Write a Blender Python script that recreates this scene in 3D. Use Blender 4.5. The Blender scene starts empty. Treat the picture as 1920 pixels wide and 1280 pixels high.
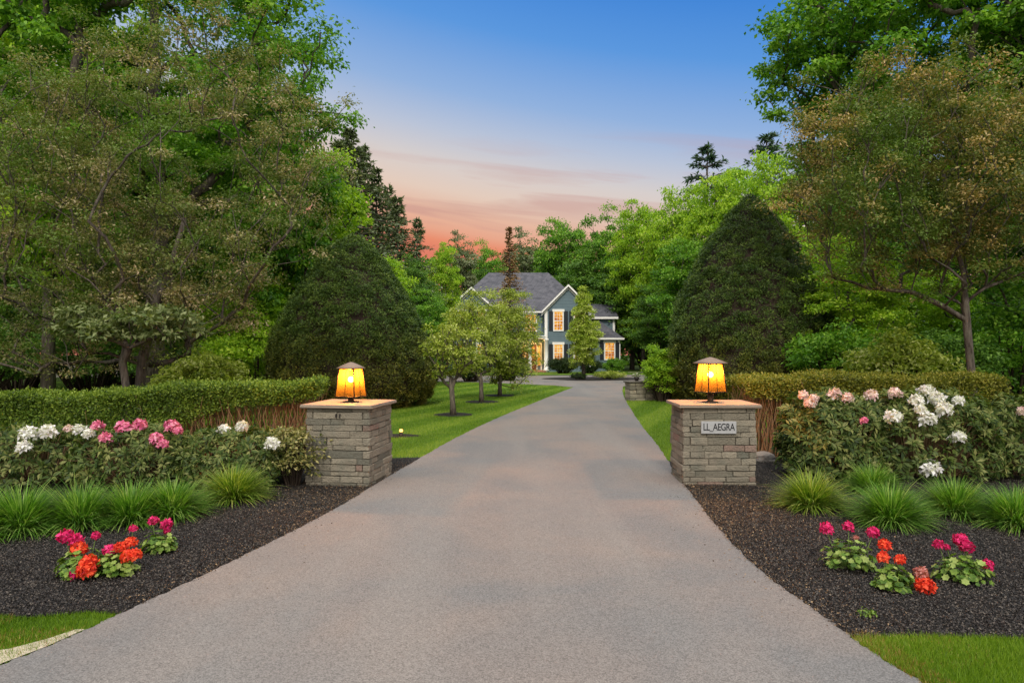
import bpy, bmesh, math, random
import numpy as np
from mathutils import Vector, Matrix
R = math.radians
scene = bpy.context.scene
COL = scene.collection

def lin(r, g, b):
    def f(c):
        c /= 255.0
        return c/12.92 if c <= 0.04045 else ((c+0.055)/1.055)**2.4
    return (f(r), f(g), f(b), 1.0)

# ------------------------------------------------------------------ camera
F = 1280.0; HZ = 655.0; CH = 1.85
cam_d = bpy.data.cameras.new('camera'); cam = bpy.data.objects.new('camera', cam_d); COL.objects.link(cam)
cam.location = (0, 0, CH); cam.rotation_euler = (R(90), 0, 0)
cam_d.sensor_width = 36; cam_d.lens = 36*F/1920; cam_d.shift_y = (HZ-640)/1920
cam_d.clip_start = 0.05; cam_d.clip_end = 2000
scene.camera = cam
def P(px, py, d):                       # photo pixel at distance d -> world point
    return Vector(((px-960)/F*d, d, CH+(HZ-py)/F*d))
def GD(py): return CH*F/(py-HZ)         # distance of a ground point
def G(px, py, z=0):
    d = GD(py); return Vector(((px-960)/F*d, d, z))

# ------------------------------------------------------------------ world
SUN_FILL_EL, SUN_FILL_AZ = 43, 184                # azimuth clockwise from +Y
world = bpy.data.worlds.new("World"); scene.world = world; world.use_nodes = True
nt = world.node_tree; nt.nodes.clear()
def N(tree, typ, **kw):
    n = tree.nodes.new(typ)
    for k, v in kw.items():
        if k.startswith('i_'):
            n.inputs[k[2:].replace('_', ' ')].default_value = v
        else: setattr(n, k, v)
    return n
def math_n(tree, op, a, b=None, c=None, clamp=False):
    n = tree.nodes.new('ShaderNodeMath'); n.operation = op; n.use_clamp = clamp
    for i, v in enumerate((a, b, c)):
        if v is None: continue
        if isinstance(v, (int, float)): n.inputs[i].default_value = v
        else: tree.links.new(v, n.inputs[i])
    return n.outputs[0]
def ramp(tree, fac, stops, interp='LINEAR'):
    n = tree.nodes.new('ShaderNodeValToRGB'); cr = n.color_ramp; cr.interpolation = interp
    while len(cr.elements) > 1: cr.elements.remove(cr.elements[0])
    cr.elements[0].position = stops[0][0]; cr.elements[0].color = stops[0][1]
    for p, c in stops[1:]:
        e = cr.elements.new(p); e.color = c
    if fac is not None: tree.links.new(fac, n.inputs[0])
    return n.outputs[0]
def mixc(tree, fac, a, b, typ='MIX'):
    n = tree.nodes.new('ShaderNodeMix'); n.data_type = 'RGBA'; n.blend_type = typ
    for s, v in ((n.inputs[0], fac), (n.inputs[6], a), (n.inputs[7], b)):
        if isinstance(v, (int, float)): s.default_value = v
        elif isinstance(v, tuple): s.default_value = v
        else: tree.links.new(v, s)
    return n.outputs[2]
tc = N(nt, 'ShaderNodeTexCoord')
sep = N(nt, 'ShaderNodeSeparateXYZ'); nt.links.new(tc.outputs['Generated'], sep.inputs[0])
X, Y, Z = sep.outputs
zz = math_n(nt, 'MULTIPLY_ADD', X, 0.16, Z)
k = 1.0
grad = ramp(nt, zz, [(0.0, lin(198, 116, 100)), (0.125, lin(224, 128, 104)), (0.140, lin(233, 142, 110)), (0.156, lin(232, 168, 140)), (0.184, lin(230, 186, 162)), (0.210, lin(228, 204, 188)),
    (0.25, lin(214, 206, 204)), (0.29, lin(186, 196, 216)), (0.34, lin(146, 178, 222)), (0.42, lin(92, 152, 222)), (0.54, lin(30, 116, 210)),
    (0.62, (0.45, 0.66, 1.0, 1)), (0.70, (1.9, 1.95, 2.0, 1)), (1.0, (2.7, 2.62, 2.5, 1))])  # unseen zenith brightened as added fill light
# thin streaky clouds low in the west
cmb = N(nt, 'ShaderNodeCombineXYZ')
nt.links.new(math_n(nt, 'MULTIPLY', X, 1.0), cmb.inputs[0]); nt.links.new(math_n(nt, 'MULTIPLY_ADD', Z, 11.0, math_n(nt, 'MULTIPLY', X, 1.3)), cmb.inputs[1])
cn = N(nt, 'ShaderNodeTexNoise'); cn.inputs['Scale'].default_value = 3.4; cn.inputs['Detail'].default_value = 5; cn.inputs['Distortion'].default_value = 0.5
nt.links.new(cmb.outputs[0], cn.inputs['Vector'])
cf = ramp(nt, cn.outputs[0], [(0.49, (0, 0, 0, 1)), (0.66, (1, 1, 1, 1))])
cm = ramp(nt, Z, [(0.12, (1, 1, 1, 1)), (0.23, (.9, .9, .9, 1)), (0.31, (0, 0, 0, 1))])
cfac = math_n(nt, 'MULTIPLY', math_n(nt, 'MULTIPLY', cf, cm), 0.55)
skyc = mixc(nt, cfac, grad, lin(196, 146, 140))
# unseen dome behind the camera made paler and brighter, as added fill light
back = math_n(nt, 'MULTIPLY', math_n(nt, 'ADD', math_n(nt, 'MULTIPLY', Y, -1.6), -0.1, clamp=True), 1.0, clamp=True)
skyc = mixc(nt, back, skyc, (1.35, 1.28, 1.22, 1))
nish = N(nt, 'ShaderNodeTexSky'); nish.sky_type = 'NISHITA'; nish.sun_disc = False
nish.sun_elevation = R(SUN_FILL_EL); nish.sun_rotation = R(SUN_FILL_AZ)
bg1 = N(nt, 'ShaderNodeBackground'); nt.links.new(skyc, bg1.inputs[0]); bg1.inputs[1].default_value = 1.0
wo = N(nt, 'ShaderNodeOutputWorld'); nt.links.new(bg1.outputs[0], wo.inputs[0])
world.cycles.sampling_method = 'MANUAL'; world.cycles.sample_map_resolution = 512
# ------------------------------------------------------------------ sun (soft fill light added behind the camera)
sd = bpy.data.lights.new('sun_fill', 'SUN'); sun_fill = bpy.data.objects.new('sun_fill', sd); COL.objects.link(sun_fill)
sd.energy = 2.3; sd.angle = R(10); sd.color = (1.0, 0.93, 0.82)
az = R(SUN_FILL_AZ); el = R(SUN_FILL_EL)
sun_fill.rotation_euler = Vector((math.sin(az)*math.cos(el), math.cos(az)*math.cos(el), math.sin(el))).to_track_quat('Z', 'Y').to_euler()
scene.view_settings.view_transform = 'Standard'; scene.view_settings.look = 'None'
scene.view_settings.exposure = 0.0; scene.view_settings.gamma = 1.0
scene.render.engine = 'CYCLES'
cy = scene.cycles
cy.max_bounces = 6; cy.diffuse_bounces = 3; cy.glossy_bounces = 2; cy.transmission_bounces = 4; cy.transparent_max_bounces = 12
cy.use_denoising = True; cy.sample_clamp_indirect = 4.0; cy.caustics_reflective = False; cy.caustics_refractive = False

# ------------------------------------------------------------------ materials
def newmat(name):
    m = bpy.data.materials.new(name); m.use_nodes = True; m.node_tree.nodes.clear(); return m, m.node_tree
def finish(t, shader):
    o = t.nodes.new('ShaderNodeOutputMaterial'); t.links.new(shader, o.inputs[0])
def tcoord(t, which='Object', scale=None):
    c = t.nodes.new('ShaderNodeTexCoord').outputs[which]
    if scale:
        mp = t.nodes.new('ShaderNodeMapping'); mp.inputs['Scale'].default_value = scale; t.links.new(c, mp.inputs[0]); c = mp.outputs[0]
    return c
def noise(t, vec, scale, detail=3, rough=0.5, dist=0.0):
    n = t.nodes.new('ShaderNodeTexNoise'); n.inputs['Scale'].default_value = scale; n.inputs['Detail'].default_value = detail
    n.inputs['Roughness'].default_value = rough; n.inputs['Distortion'].default_value = dist
    t.links.new(vec, n.inputs['Vector']); return n.outputs[0]
def bump(t, h, strength, dist=0.01):
    n = t.nodes.new('ShaderNodeBump'); n.inputs['Strength'].default_value = strength; n.inputs['Distance'].default_value = dist
    t.links.new(h, n.inputs['Height']); return n.outputs[0]
def principled(t, color, rough=0.7, spec=0.3, normal=None, metal=0.0):
    p = t.nodes.new('ShaderNodeBsdfPrincipled')
    if isinstance(color, tuple): p.inputs['Base Color'].default_value = color if len(color) == 4 else (*color, 1)
    else: t.links.new(color, p.inputs['Base Color'])
    p.inputs['Roughness'].default_value = rough; p.inputs['Specular IOR Level'].default_value = spec; p.inputs['Metallic'].default_value = metal
    if normal is not None: t.links.new(normal, p.inputs['Normal'])
    return p.outputs[0]
def c4(*c): return (c[0], c[1], c[2], 1.0)

def leafmat(name, stops, transl=0.35, rough=0.5, spec=0.25, clump=0.35, patch=None, low=None):
    """stops: colours over a leaf's own tint; clump: how far a clump's tint shifts it"""
    m, t = newmat(name)
    a = t.nodes.new('ShaderNodeAttribute'); a.attribute_name = 'tint'
    b = t.nodes.new('ShaderNodeAttribute'); b.attribute_name = 'clump'
    f = math_n(t, 'ADD', math_n(t, 'MULTIPLY', a.outputs['Fac'], 1-clump), math_n(t, 'MULTIPLY', b.outputs['Fac'], clump))
    n = len(stops)
    col = ramp(t, f, [(0.12+0.76*i/(n-1), c4(*c)) for i, c in enumerate(stops)])
    if patch:
        pc, sc, lo, hi = patch
        col = mixc(t, ramp(t, noise(t, tcoord(t), sc, 2), [(lo, (0, 0, 0, 1)), (hi, (1, 1, 1, 1))]), col, c4(*pc))
    if low:                              # warm lamp glow painted brown into the colour low on the plant
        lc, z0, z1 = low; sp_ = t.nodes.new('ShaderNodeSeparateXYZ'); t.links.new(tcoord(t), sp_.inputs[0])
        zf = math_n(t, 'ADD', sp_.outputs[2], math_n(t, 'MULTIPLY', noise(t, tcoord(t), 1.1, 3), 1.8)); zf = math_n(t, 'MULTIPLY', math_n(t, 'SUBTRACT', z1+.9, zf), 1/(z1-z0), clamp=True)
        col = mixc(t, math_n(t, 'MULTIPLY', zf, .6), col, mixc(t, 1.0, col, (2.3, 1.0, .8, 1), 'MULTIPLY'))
    d = principled(t, col, rough, spec)
    tr = t.nodes.new('ShaderNodeBsdfTranslucent')
    tcl = mixc(t, 1.0, col, (1.25, 1.35, 0.55, 1), 'MULTIPLY'); t.links.new(tcl, tr.inputs[0])
    mx = t.nodes.new('ShaderNodeMixShader'); mx.inputs[0].default_value = transl
    t.links.new(d, mx.inputs[1]); t.links.new(tr.outputs[0], mx.inputs[2]); finish(t, mx.outputs[0]); return m
def plain(name, color, rough=0.6, spec=0.3, nscale=None, var=0.15, bmp=0.0, metal=0.0):
    m, t = newmat(name); col = color; nrm = None
    if nscale:
        nv = noise(t, tcoord(t), nscale, 5, 0.6)
        col = mixc(t, nv, c4(*[c*(1-var) for c in color[:3]]), c4(*[min(1, c*(1+var)) for c in color[:3]]))
        if bmp: nrm = bump(t, nv, bmp, 0.02)
    finish(t, principled(t, col, rough, spec, nrm, metal)); return m
def barkmat(name, c1, c2, sc=6):
    m, t = newmat(name); v = tcoord(t, 'Object', (sc, sc, sc*0.22))
    n = noise(t, v, 3, 6, 0.65); n2 = noise(t, tcoord(t), 2.2, 3)
    col = mixc(t, ramp(t, n, [(0.35, (0, 0, 0, 1)), (0.65, (1, 1, 1, 1))]), c4(*c1), c4(*c2))
    col = mixc(t, ramp(t, n2, [(0.55, (0, 0, 0, 1)), (0.7, (.5, .5, .5, 1))]), col, (0.10, 0.11, 0.07, 1))
    finish(t, principled(t, col, 0.85, 0.15, bump(t, n, 0.8, 0.03))); return m
def emis(name, color, strength):
    m, t = newmat(name); e = t.nodes.new('ShaderNodeEmission'); e.inputs[0].default_value = color; e.inputs[1].default_value = strength
    finish(t, e.outputs[0]); return m

M = {}
M['maple'] = leafmat('maple_leaf', [(.035, .12, .010), (.085, .22, .016), (.15, .32, .025), (.26, .44, .05)], 0.38)
M['lime'] = leafmat('lime_leaf', [(.10, .22, .010), (.20, .36, .018), (.31, .48, .028), (.42, .56, .055)], 0.42)
M['dark'] = leafmat('deep_green_leaf', [(.03, .085, .010), (.06, .145, .016), (.10, .21, .025), (.17, .30, .04)], 0.3)
M['conifer'] = leafmat('conifer_needle', [(.075, .10, .05), (.13, .175, .08), (.22, .26, .14)], 0.15)
M['pine'] = leafmat('pine_needle', [(.03, .075, .05), (.07, .13, .08), (.11, .18, .11)], 0.15)
M['crab'] = leafmat('crabapple_leaf', [(.055, .085, .02), (.145, .165, .042), (.29, .23, .10), (.50, .39, .26)], 0.3, clump=0.5, patch=((.11, .18, .028), 0.55, 0.42, 0.60))
M['crab2'] = leafmat('russet_leaf', [(.045, .07, .018), (.12, .14, .035), (.33, .21, .06), (.48, .36, .17)], 0.3, clump=0.5, patch=((.11, .18, .03), 0.7, 0.42, 0.60))
M['poplar'] = leafmat('poplar_leaf', [(.09, .13, .05), (.16, .20, .09), (.26, .28, .17)], 0.3)
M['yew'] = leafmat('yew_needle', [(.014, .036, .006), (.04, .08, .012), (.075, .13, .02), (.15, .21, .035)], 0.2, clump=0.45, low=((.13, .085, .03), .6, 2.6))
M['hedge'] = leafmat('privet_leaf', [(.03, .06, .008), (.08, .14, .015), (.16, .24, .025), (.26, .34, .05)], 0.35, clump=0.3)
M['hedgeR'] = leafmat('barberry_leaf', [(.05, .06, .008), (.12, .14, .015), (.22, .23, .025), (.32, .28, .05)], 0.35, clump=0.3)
M['rhodo'] = leafmat('rhododendron_leaf', [(.022, .045, .009), (.055, .095, .016), (.105, .14, .03), (.24, .25, .08)], 0.3, rough=0.5, spec=0.22, clump=0.4)
M['small'] = leafmat('pear_leaf', [(.11, .17, .015), (.22, .29, .03), (.36, .42, .055), (.52, .56, .20)], 0.35, clump=0.4)
M['column'] = leafmat('hornbeam_leaf', [(.14, .22, .02), (.28, .39, .03), (.46, .54, .08), (.66, .70, .28)], 0.35, clump=0.4)
M['dogwood'] = leafmat('dogwood_leaf', [(.07, .11, .03), (.16, .20, .07), (.32, .36, .17)], 0.3)
M['bronzeleaf'] = leafmat('bronze_leaf', [(.06, .08, .02), (.14, .15, .04), (.28, .25, .08), (.46, .40, .18)], 0.3)
M['box'] = leafmat('boxwood_leaf', [(.012, .03, .008), (.03, .055, .014), (.055, .09, .02)], 0.2)
M['brown'] = leafmat('dead_needle', [(.17, .095, .045), (.30, .18, .08), (.42, .27, .14)], 0.15)
M['gera'] = leafmat('geranium_leaf', [(.045, .10, .012), (.10, .19, .02), (.18, .28, .04), (.30, .38, .10)], 0.3, clump=0.3)
M['ograss'] = leafmat('sedge_blade', [(.035, .10, .010), (.08, .20, .018), (.14, .30, .03), (.34, .46, .12)], 0.4, clump=0.2)
M['ograssY'] = leafmat('yellow_sedge_blade', [(.055, .12, .010), (.12, .22, .018), (.22, .32, .03), (.46, .48, .13)], 0.4, clump=0.2)
M['lawnblade'] = leafmat('lawn_blade', [(.045, .10, .006), (.105, .20, .011), (.19, .30, .02), (.40, .44, .10)], 0.4, clump=0.6)
M['bark'] = barkmat('grey_brown_bark', (.035, .028, .022), (.13, .11, .09))
M['bark_l'] = barkmat('lichened_bark', (.045, .038, .03), (.16, .14, .11))
M['twig'] = plain('twig_bark', (.22, .14, .075), 0.8, 0.2, 20, 0.4)
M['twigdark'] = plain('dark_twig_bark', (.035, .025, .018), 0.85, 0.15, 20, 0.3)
M['stem'] = plain('green_stem', (.12, .20, .04), 0.6)
def petalmat(name, stops):
    return leafmat(name, stops, 0.3, 0.5, 0.2, clump=0.3)
M['white'] = petalmat('white_petal', [(.45, .42, .44), (.72, .70, .72), (.85, .84, .86)])
M['blush'] = petalmat('blush_petal', [(.42, .25, .27), (.72, .52, .52), (.85, .75, .72)])
M['pink'] = petalmat('pink_petal', [(.35, .05, .14), (.70, .16, .32), (.88, .42, .55)])
M['magenta'] = petalmat('magenta_petal', [(.22, .004, .04), (.62, .012, .13), (.85, .06, .25)])
M['orange'] = petalmat('scarlet_petal', [(.38, .015, .012), (.78, .05, .02), (.95, .16, .06)])
M['faded'] = petalmat('faded_petal', [(.25, .06, .05), (.45, .14, .12), (.60, .28, .24)])

# asphalt
m, t = newmat('asphalt'); v = tcoord(t)
g1 = noise(t, v, 170, 2, 0.7); g2 = noise(t, v, 55, 3, 0.6); big = noise(t, v, 0.45, 4, 0.55, 0.4); big2 = noise(t, tcoord(t, 'Object', (1, .10, 1)), 1.1, 4)
col = mixc(t, ramp(t, big, [(0.38, (0, 0, 0, 1)), (0.62, (1, 1, 1, 1))]), (.138, .134, .130, 1), (.195, .160, .138, 1))
col = mixc(t, ramp(t, big2, [(0.46, (0, 0, 0, 1)), (0.68, (.8, .8, .8, 1))]), col, (.185, .170, .155, 1))
vor = t.nodes.new('ShaderNodeTexVoronoi'); vor.inputs['Scale'].default_value = 150; t.links.new(v, vor.inputs['Vector'])
bw = t.nodes.new('ShaderNodeSeparateColor'); t.links.new(vor.outputs['Color'], bw.inputs[0])
grain = math_n(t, 'MULTIPLY_ADD', bw.outputs[0], 0.7, math_n(t, 'MULTIPLY_ADD', g2, 0.6, 0.35))
gr = t.nodes.new('ShaderNodeCombineColor')
for i in range(3): t.links.new(grain, gr.inputs[i])
col = mixc(t, 1.0, col, gr.outputs[0], 'MULTIPLY')
finish(t, principled(t, col, 0.8, 0.25, bump(t, math_n(t, 'ADD', g1, vor.outputs['Distance']), 0.35, 0.004))); M['asphalt'] = m
# lawn soil/turf base with mowing stripes
m, t = newmat('lawn_turf'); v = tcoord(t)
n1 = noise(t, v, 60, 4, 0.7); n2 = noise(t, v, 0.8, 4)
col = mixc(t, ramp(t, n1, [(0.3, (0, 0, 0, 1)), (0.7, (1, 1, 1, 1))]), (.05, .11, .008, 1), (.14, .24, .018, 1))
col = mixc(t, ramp(t, n2, [(0.45, (0, 0, 0, 1)), (0.7, (.6, .6, .6, 1))]), col, (.17, .24, .02, 1))
wv = t.nodes.new('ShaderNodeTexWave'); wv.inputs['Scale'].default_value = 0.42; wv.inputs['Distortion'].default_value = 0.8; wv.inputs['Detail'].default_value = 2
mp = t.nodes.new('ShaderNodeMapping'); mp.inputs['Rotation'].default_value = (0, 0, R(64)); t.links.new(v, mp.inputs[0]); t.links.new(mp.outputs[0], wv.inputs[0])
col = mixc(t, math_n(t, 'MULTIPLY', wv.outputs['Fac'], 0.4), col, (.05, .13, .006, 1))
finish(t, principled(t, col, 0.8, 0.15, bump(t, n1, 1.0, 0.03))); M['turf'] = m
# mulch base
m, t = newmat('dark_mulch'); v = tcoord(t)
n1 = noise(t, v, 55, 5, 0.8); n2 = noise(t, v, 1.1, 3)
col = mixc(t, ramp(t, n1, [(0.38, (0, 0, 0, 1)), (0.68, (1, 1, 1, 1))]), (.004, .0035, .003, 1), (.036, .029, .024, 1))
finish(t, principled(t, col, 0.85, 0.3, bump(t, n1, 1.0, 0.04))); M['mulch'] = m
M['chip'] = leafmat('mulch_chip', [(.006, .005, .0045), (.018, .015, .013), (.038, .031, .026), (.11, .09, .07)], 0.0, 0.6, 0.35, clump=0.2)
M['chipb'] = leafmat('brown_chip', [(.02, .012, .008), (.08, .045, .025), (.17, .10, .05), (.32, .22, .12)], 0.0, 0.7, 0.25, clump=0.2)
m, t = newmat('forest_floor'); v = tcoord(t)
n1 = noise(t, v, 3.5, 6, 0.7); n2 = noise(t, v, 0.25, 3)
col = mixc(t, ramp(t, n1, [(0.35, (0, 0, 0, 1)), (0.65, (1, 1, 1, 1))]), (.018, .03, .008, 1), (.05, .085, .015, 1))
finish(t, principled(t, col, 0.9, 0.1, bump(t, n1, 1.0, 0.15))); M['floor'] = m
M['sand'] = plain('sandy_edge', (.42, .36, .27), 0.9, 0.1, 30, 0.35, 0.6)
# stone
m, t = newmat('split_stone'); a = t.nodes.new('ShaderNodeAttribute'); a.attribute_name = 'tint'
v = tcoord(t); n1 = noise(t, v, 45, 6, 0.7); n2 = noise(t, v, 5, 4)
col = ramp(t, a.outputs['Fac'], [(0.0, (.15, .145, .115, 1)), (0.2, (.21, .19, .145, 1)), (0.5, (.265, .235, .18, 1)), (0.85, (.33, .29, .22, 1)), (0.96, (.28, .25, .19, 1)), (1.0, (.27, .19, .15, 1))])
col = mixc(t, ramp(t, n1, [(0.35, (.5, .5, .5, 1)), (0.5, (0, 0, 0, 1))]), col, (.12, .11, .09, 1))
col = mixc(t, ramp(t, n2, [(0.52, (0, 0, 0, 1)), (0.75, (.55, .55, .55, 1))]), col, (.14, .15, .12, 1))
finish(t, principled(t, col, 0.85, 0.2, bump(t, math_n(t, 'ADD', n1, n2), 1.0, 0.035))); M['stone'] = m
M['mortar'] = plain('dark_joint', (.11, .10, .085), 0.9, 0.1, 30, 0.3)
M['cap'] = plain('bluestone_cap', (.24, .19, .145), 0.75, 0.3, 14, 0.25, 0.4)
M['rock'] = plain('field_stone', (.20, .19, .17), 0.85, 0.2, 6, 0.4, 0.8)
M['bronze'] = plain('dark_bronze', (.035, .022, .014), 0.5, 0.5, 30, 0.3, 0.1, 0.5)
M['copper'] = plain('weathered_copper', (.22, .15, .11), 0.6, 0.4, 40, 0.4, 0.3, 0.2)
# amber seeded glass, lit by the bulb inside
m, t = newmat('amber_glass'); v = tcoord(t, 'Object', (30, 30, 2.5))
n1 = noise(t, v, 2, 3, 0.5)
tp = t.nodes.new('ShaderNodeBsdfTransparent'); tp.inputs[0].default_value = (1.0, 0.66, 0.24, 1)
tl = t.nodes.new('ShaderNodeBsdfTranslucent'); t.links.new(ramp(t, n1, [(0.2, (.125, .058, .009, 1)), (0.8, (.135, .064, .010, 1))]), tl.inputs[0])
em = t.nodes.new('ShaderNodeEmission'); t.links.new(ramp(t, n1, [(0.2, (.66, .28, .04, 1)), (0.8, (.74, .33, .055, 1))]), em.inputs[0]); em.inputs[1].default_value = .38
ad = t.nodes.new('ShaderNodeAddShader'); t.links.new(tl.outputs[0], ad.inputs[0]); t.links.new(em.outputs[0], ad.inputs[1])
mx = t.nodes.new('ShaderNodeMixShader'); mx.inputs[0].default_value = 0.42
t.links.new(tp.outputs[0], mx.inputs[1]); t.links.new(ad.outputs[0], mx.inputs[2]); finish(t, mx.outputs[0]); M['amber'] = m
M['bulb'] = emis('lit_bulb', (1.0, .72, .28, 1), 40)
# house
m, t = newmat('lap_siding'); v = tcoord(t)
wv = t.nodes.new('ShaderNodeTexWave'); wv.bands_direction = 'Z'; wv.wave_profile = 'SAW'; wv.inputs['Scale'].default_value = 1.3; t.links.new(v, wv.inputs[0])
col = mixc(t, noise(t, v, 3, 3), (.11, .16, .195, 1), (.155, .22, .255, 1))
col = mixc(t, ramp(t, wv.outputs['Fac'], [(0.0, (.7, .7, .7, 1)), (0.14, (0, 0, 0, 1))]), col, (.035, .06, .075, 1))
finish(t, principled(t, col, 0.6, 0.3, bump(t, wv.outputs['Fac'], 0.6, 0.03))); M['siding'] = m
m, t = newmat('roof_shingle'); v = tcoord(t)
br = t.nodes.new('ShaderNodeTexBrick'); br.inputs['Scale'].default_value = 1.0; br.inputs['Brick Width'].default_value = 0.32; br.inputs['Row Height'].default_value = 0.14
br.inputs['Mortar Size'].default_value = 0.012; br.inputs['Color1'].default_value = (.06, .064, .078, 1); br.inputs['Color2'].default_value = (.105, .107, .125, 1); br.inputs['Mortar'].default_value = (.035, .035, .04, 1)
sx = t.nodes.new('ShaderNodeSeparateXYZ'); t.links.new(v, sx.inputs[0]); cb = t.nodes.new('ShaderNodeCombineXYZ')
t.links.new(math_n(t, 'ADD', sx.outputs[0], math_n(t, 'MULTIPLY', sx.outputs[1], 0.37)), cb.inputs[0]); t.links.new(sx.outputs[2], cb.inputs[1]); t.links.new(cb.outputs[0], br.inputs[0])
col = mixc(t, ramp(t, noise(t, v, 2.5, 5), [(0.35, (0, 0, 0, 1)), (0.7, (.6, .6, .6, 1))]), br.outputs[0], (.13, .128, .145, 1))
finish(t, principled(t, col, 0.9, 0.1)); M['shingle'] = m
M['trim'] = plain('white_trim', (.80, .79, .76), 0.5, 0.3, 5, 0.08)
M['shutter'] = plain('black_shutter', (.018, .022, .028), 0.5, 0.3)
M['door'] = plain('red_brown_door', (.20, .05, .02), 0.5, 0.4)
M['step'] = plain('porch_step', (.30, .15, .10), 0.8, 0.2, 8, 0.3)
m, t = newmat('lit_pane'); v = tcoord(t, 'Object', (1, 1, .45))
n1 = noise(t, v, 6.0, 4, 0.6); n3 = noise(t, tcoord(t), 1.7, 2)
em = t.nodes.new('ShaderNodeEmission'); t.links.new(ramp(t, math_n(t, 'ADD', math_n(t, 'MULTIPLY', n1, .6), math_n(t, 'MULTIPLY', n3, .4)), [(0.36, lin(140, 66, 20)), (0.46, lin(206, 122, 38)), (0.54, lin(238, 170, 66)), (0.64, lin(255, 214, 120))]), em.inputs[0]); em.inputs[1].default_value = 1.1
finish(t, em.outputs[0]); M['pane'] = m
M['porchlight'] = emis('porch_lamp_glow', (1.0, .62, .18, 1), 9)
M['plaque'] = plain('pale_slate_plaque', (.33, .335, .34), 0.6, 0.3, 40, 0.2, 0.2)
M['ink'] = plain('engraved_black', (.02, .02, .022), 0.7, 0.2)
M['pot'] = plain('dark_pot', (.03, .025, .022), 0.5, 0.4)
M['iron'] = plain('rusty_iron_clip', (.03, .025, .022), 0.7, 0.3)
M['warm'] = emis('spot_glow', (1.0, .42, .10, 1), 5)

# ------------------------------------------------------------------ mesh helpers
def link(name, me, mat=None, parent=None, loc=None):
    o = bpy.data.objects.new(name, me)
    if me is not None: me.name = name
    COL.objects.link(o)
    if mat is not None and me is not None:
        for mm in (mat if isinstance(mat, (list, tuple)) else [mat]): me.materials.append(mm)
    if parent is not None: o.parent = parent
    if loc is not None: o.location = loc
    return o
def tag(o, label=None, cat=None, group=None, kind=None):
    if label: o['label'] = label
    if cat: o['category'] = cat
    if group: o['group'] = group
    if kind: o['kind'] = kind
    return o
def empty(name, loc, label=None, cat=None, group=None, rz=0):
    o = bpy.data.objects.new(name, None); COL.objects.link(o); o.location = loc; o.rotation_euler = (0, 0, rz); o.empty_display_size = 0.2
    return tag(o, label, cat, group)
def copy_thing(src, loc, rz=0, scale=(1, 1, 1)):
    r = src.copy(); COL.objects.link(r); r.location = loc; r.rotation_euler = (0, 0, rz); r.scale = scale
    for ch in list(src.children):
        c = ch.copy(); COL.objects.link(c); c.parent = r
        for g_ in ch.children:
            d = g_.copy(); COL.objects.link(d); d.parent = c
    return r
def fast(name, V, nper=4, tint=None, clump=None, smooth=False):
    """V: (n, nper, 3) separate faces"""
    V = np.asarray(V, dtype=np.float32); n = V.shape[0]
    me = bpy.data.meshes.new(name)
    me.vertices.add(n*nper); me.vertices.foreach_set('co', V.reshape(-1))
    me.loops.add(n*nper); me.loops.foreach_set('vertex_index', np.arange(n*nper, dtype=np.int32))
    me.polygons.add(n); me.polygons.foreach_set('loop_start', np.arange(0, n*nper, nper, dtype=np.int32))
    me.update(calc_edges=True)
    for nm, arr in (('tint', tint), ('clump', clump)):
        if arr is not None:
            at = me.attributes.new(nm, 'FLOAT', 'FACE'); at.data.foreach_set('value', np.asarray(arr, dtype=np.float32))
    return me
def nrm(a): return a/np.maximum(np.linalg.norm(a, axis=-1, keepdims=True), 1e-9)
def leaf_quads(p, n, d, L, W, fold=0.0, droop=0.0):
    """rhombic leaves: base p, face normal n, long direction d (projected), length L, width W"""
    d = nrm(d-n*np.sum(d*n, axis=1, keepdims=True)); b = np.cross(n, d)
    L = L[:, None]; W = W[:, None]
    v = np.stack([p, p+d*L*0.5+b*W*0.5+n*W*fold, p+d*L-n*L*droop, p+d*L*0.5-b*W*0.5+n*W*fold], axis=1)
    return v
def clump_leaves(rng, C, cr, k, L, W, flat=0.6, up=0.7, out=0.5, rand=0.6, lo=0.45):
    """k leaves round each clump centre C (m,3) of radius cr (m,)"""
    m_ = len(C); n_ = m_*k
    u = nrm(rng.normal(size=(n_, 3))); u[:, 2] = np.where(u[:, 2] < -0.3, -u[:, 2]*0.6, u[:, 2])
    rr = rng.uniform(lo, 1.0, size=(n_, 1))**0.7
    c = np.repeat(C, k, axis=0); r = np.repeat(cr, k)[:, None]
    wob = 1+0.35*rng.normal(size=(n_, 1))*0.6
    p = c+u*rr*r*wob*np.array([1, 1, flat])
    nn = nrm(np.array([0, 0, 1])*up+u*out+rng.normal(size=(n_, 3))*rand)
    dd = nrm(u+rng.normal(size=(n_, 3))*0.8+np.array([0, 0, -0.25]))
    s = rng.uniform(0.5, 1.45, size=n_)
    return leaf_quads(p, nn, dd, L*s, W*s, 0.15, 0.12), rng.random(n_), np.repeat(rng.random(m_), k)
def tube_into(bm, pts, radii, sides=6, cap=True):
    pts = [Vector(p) for p in pts]; rings = []
    for i, p in enumerate(pts):
        a = pts[max(0, i-1)]; b = pts[min(len(pts)-1, i+1)]; d = (b-a)
        if d.length < 1e-6: d = Vector((0, 0, 1))
        d.normalize(); ref = Vector((1, 0, 0)) if abs(d.x) < 0.8 else Vector((0, 1, 0))
        x = d.cross(ref).normalized(); y = d.cross(x)
        rings.append([bm.verts.new(p+(x*math.cos(2*math.pi*j/sides)+y*math.sin(2*math.pi*j/sides))*radii[i]) for j in range(sides)])
    for i in range(len(rings)-1):
        for j in range(sides):
            bm.faces.new((rings[i][j], rings[i][(j+1) % sides], rings[i+1][(j+1) % sides], rings[i+1][j])).smooth = True
    if cap:
        bm.faces.new(rings[-1]); bm.faces.new(list(reversed(rings[0])))
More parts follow.
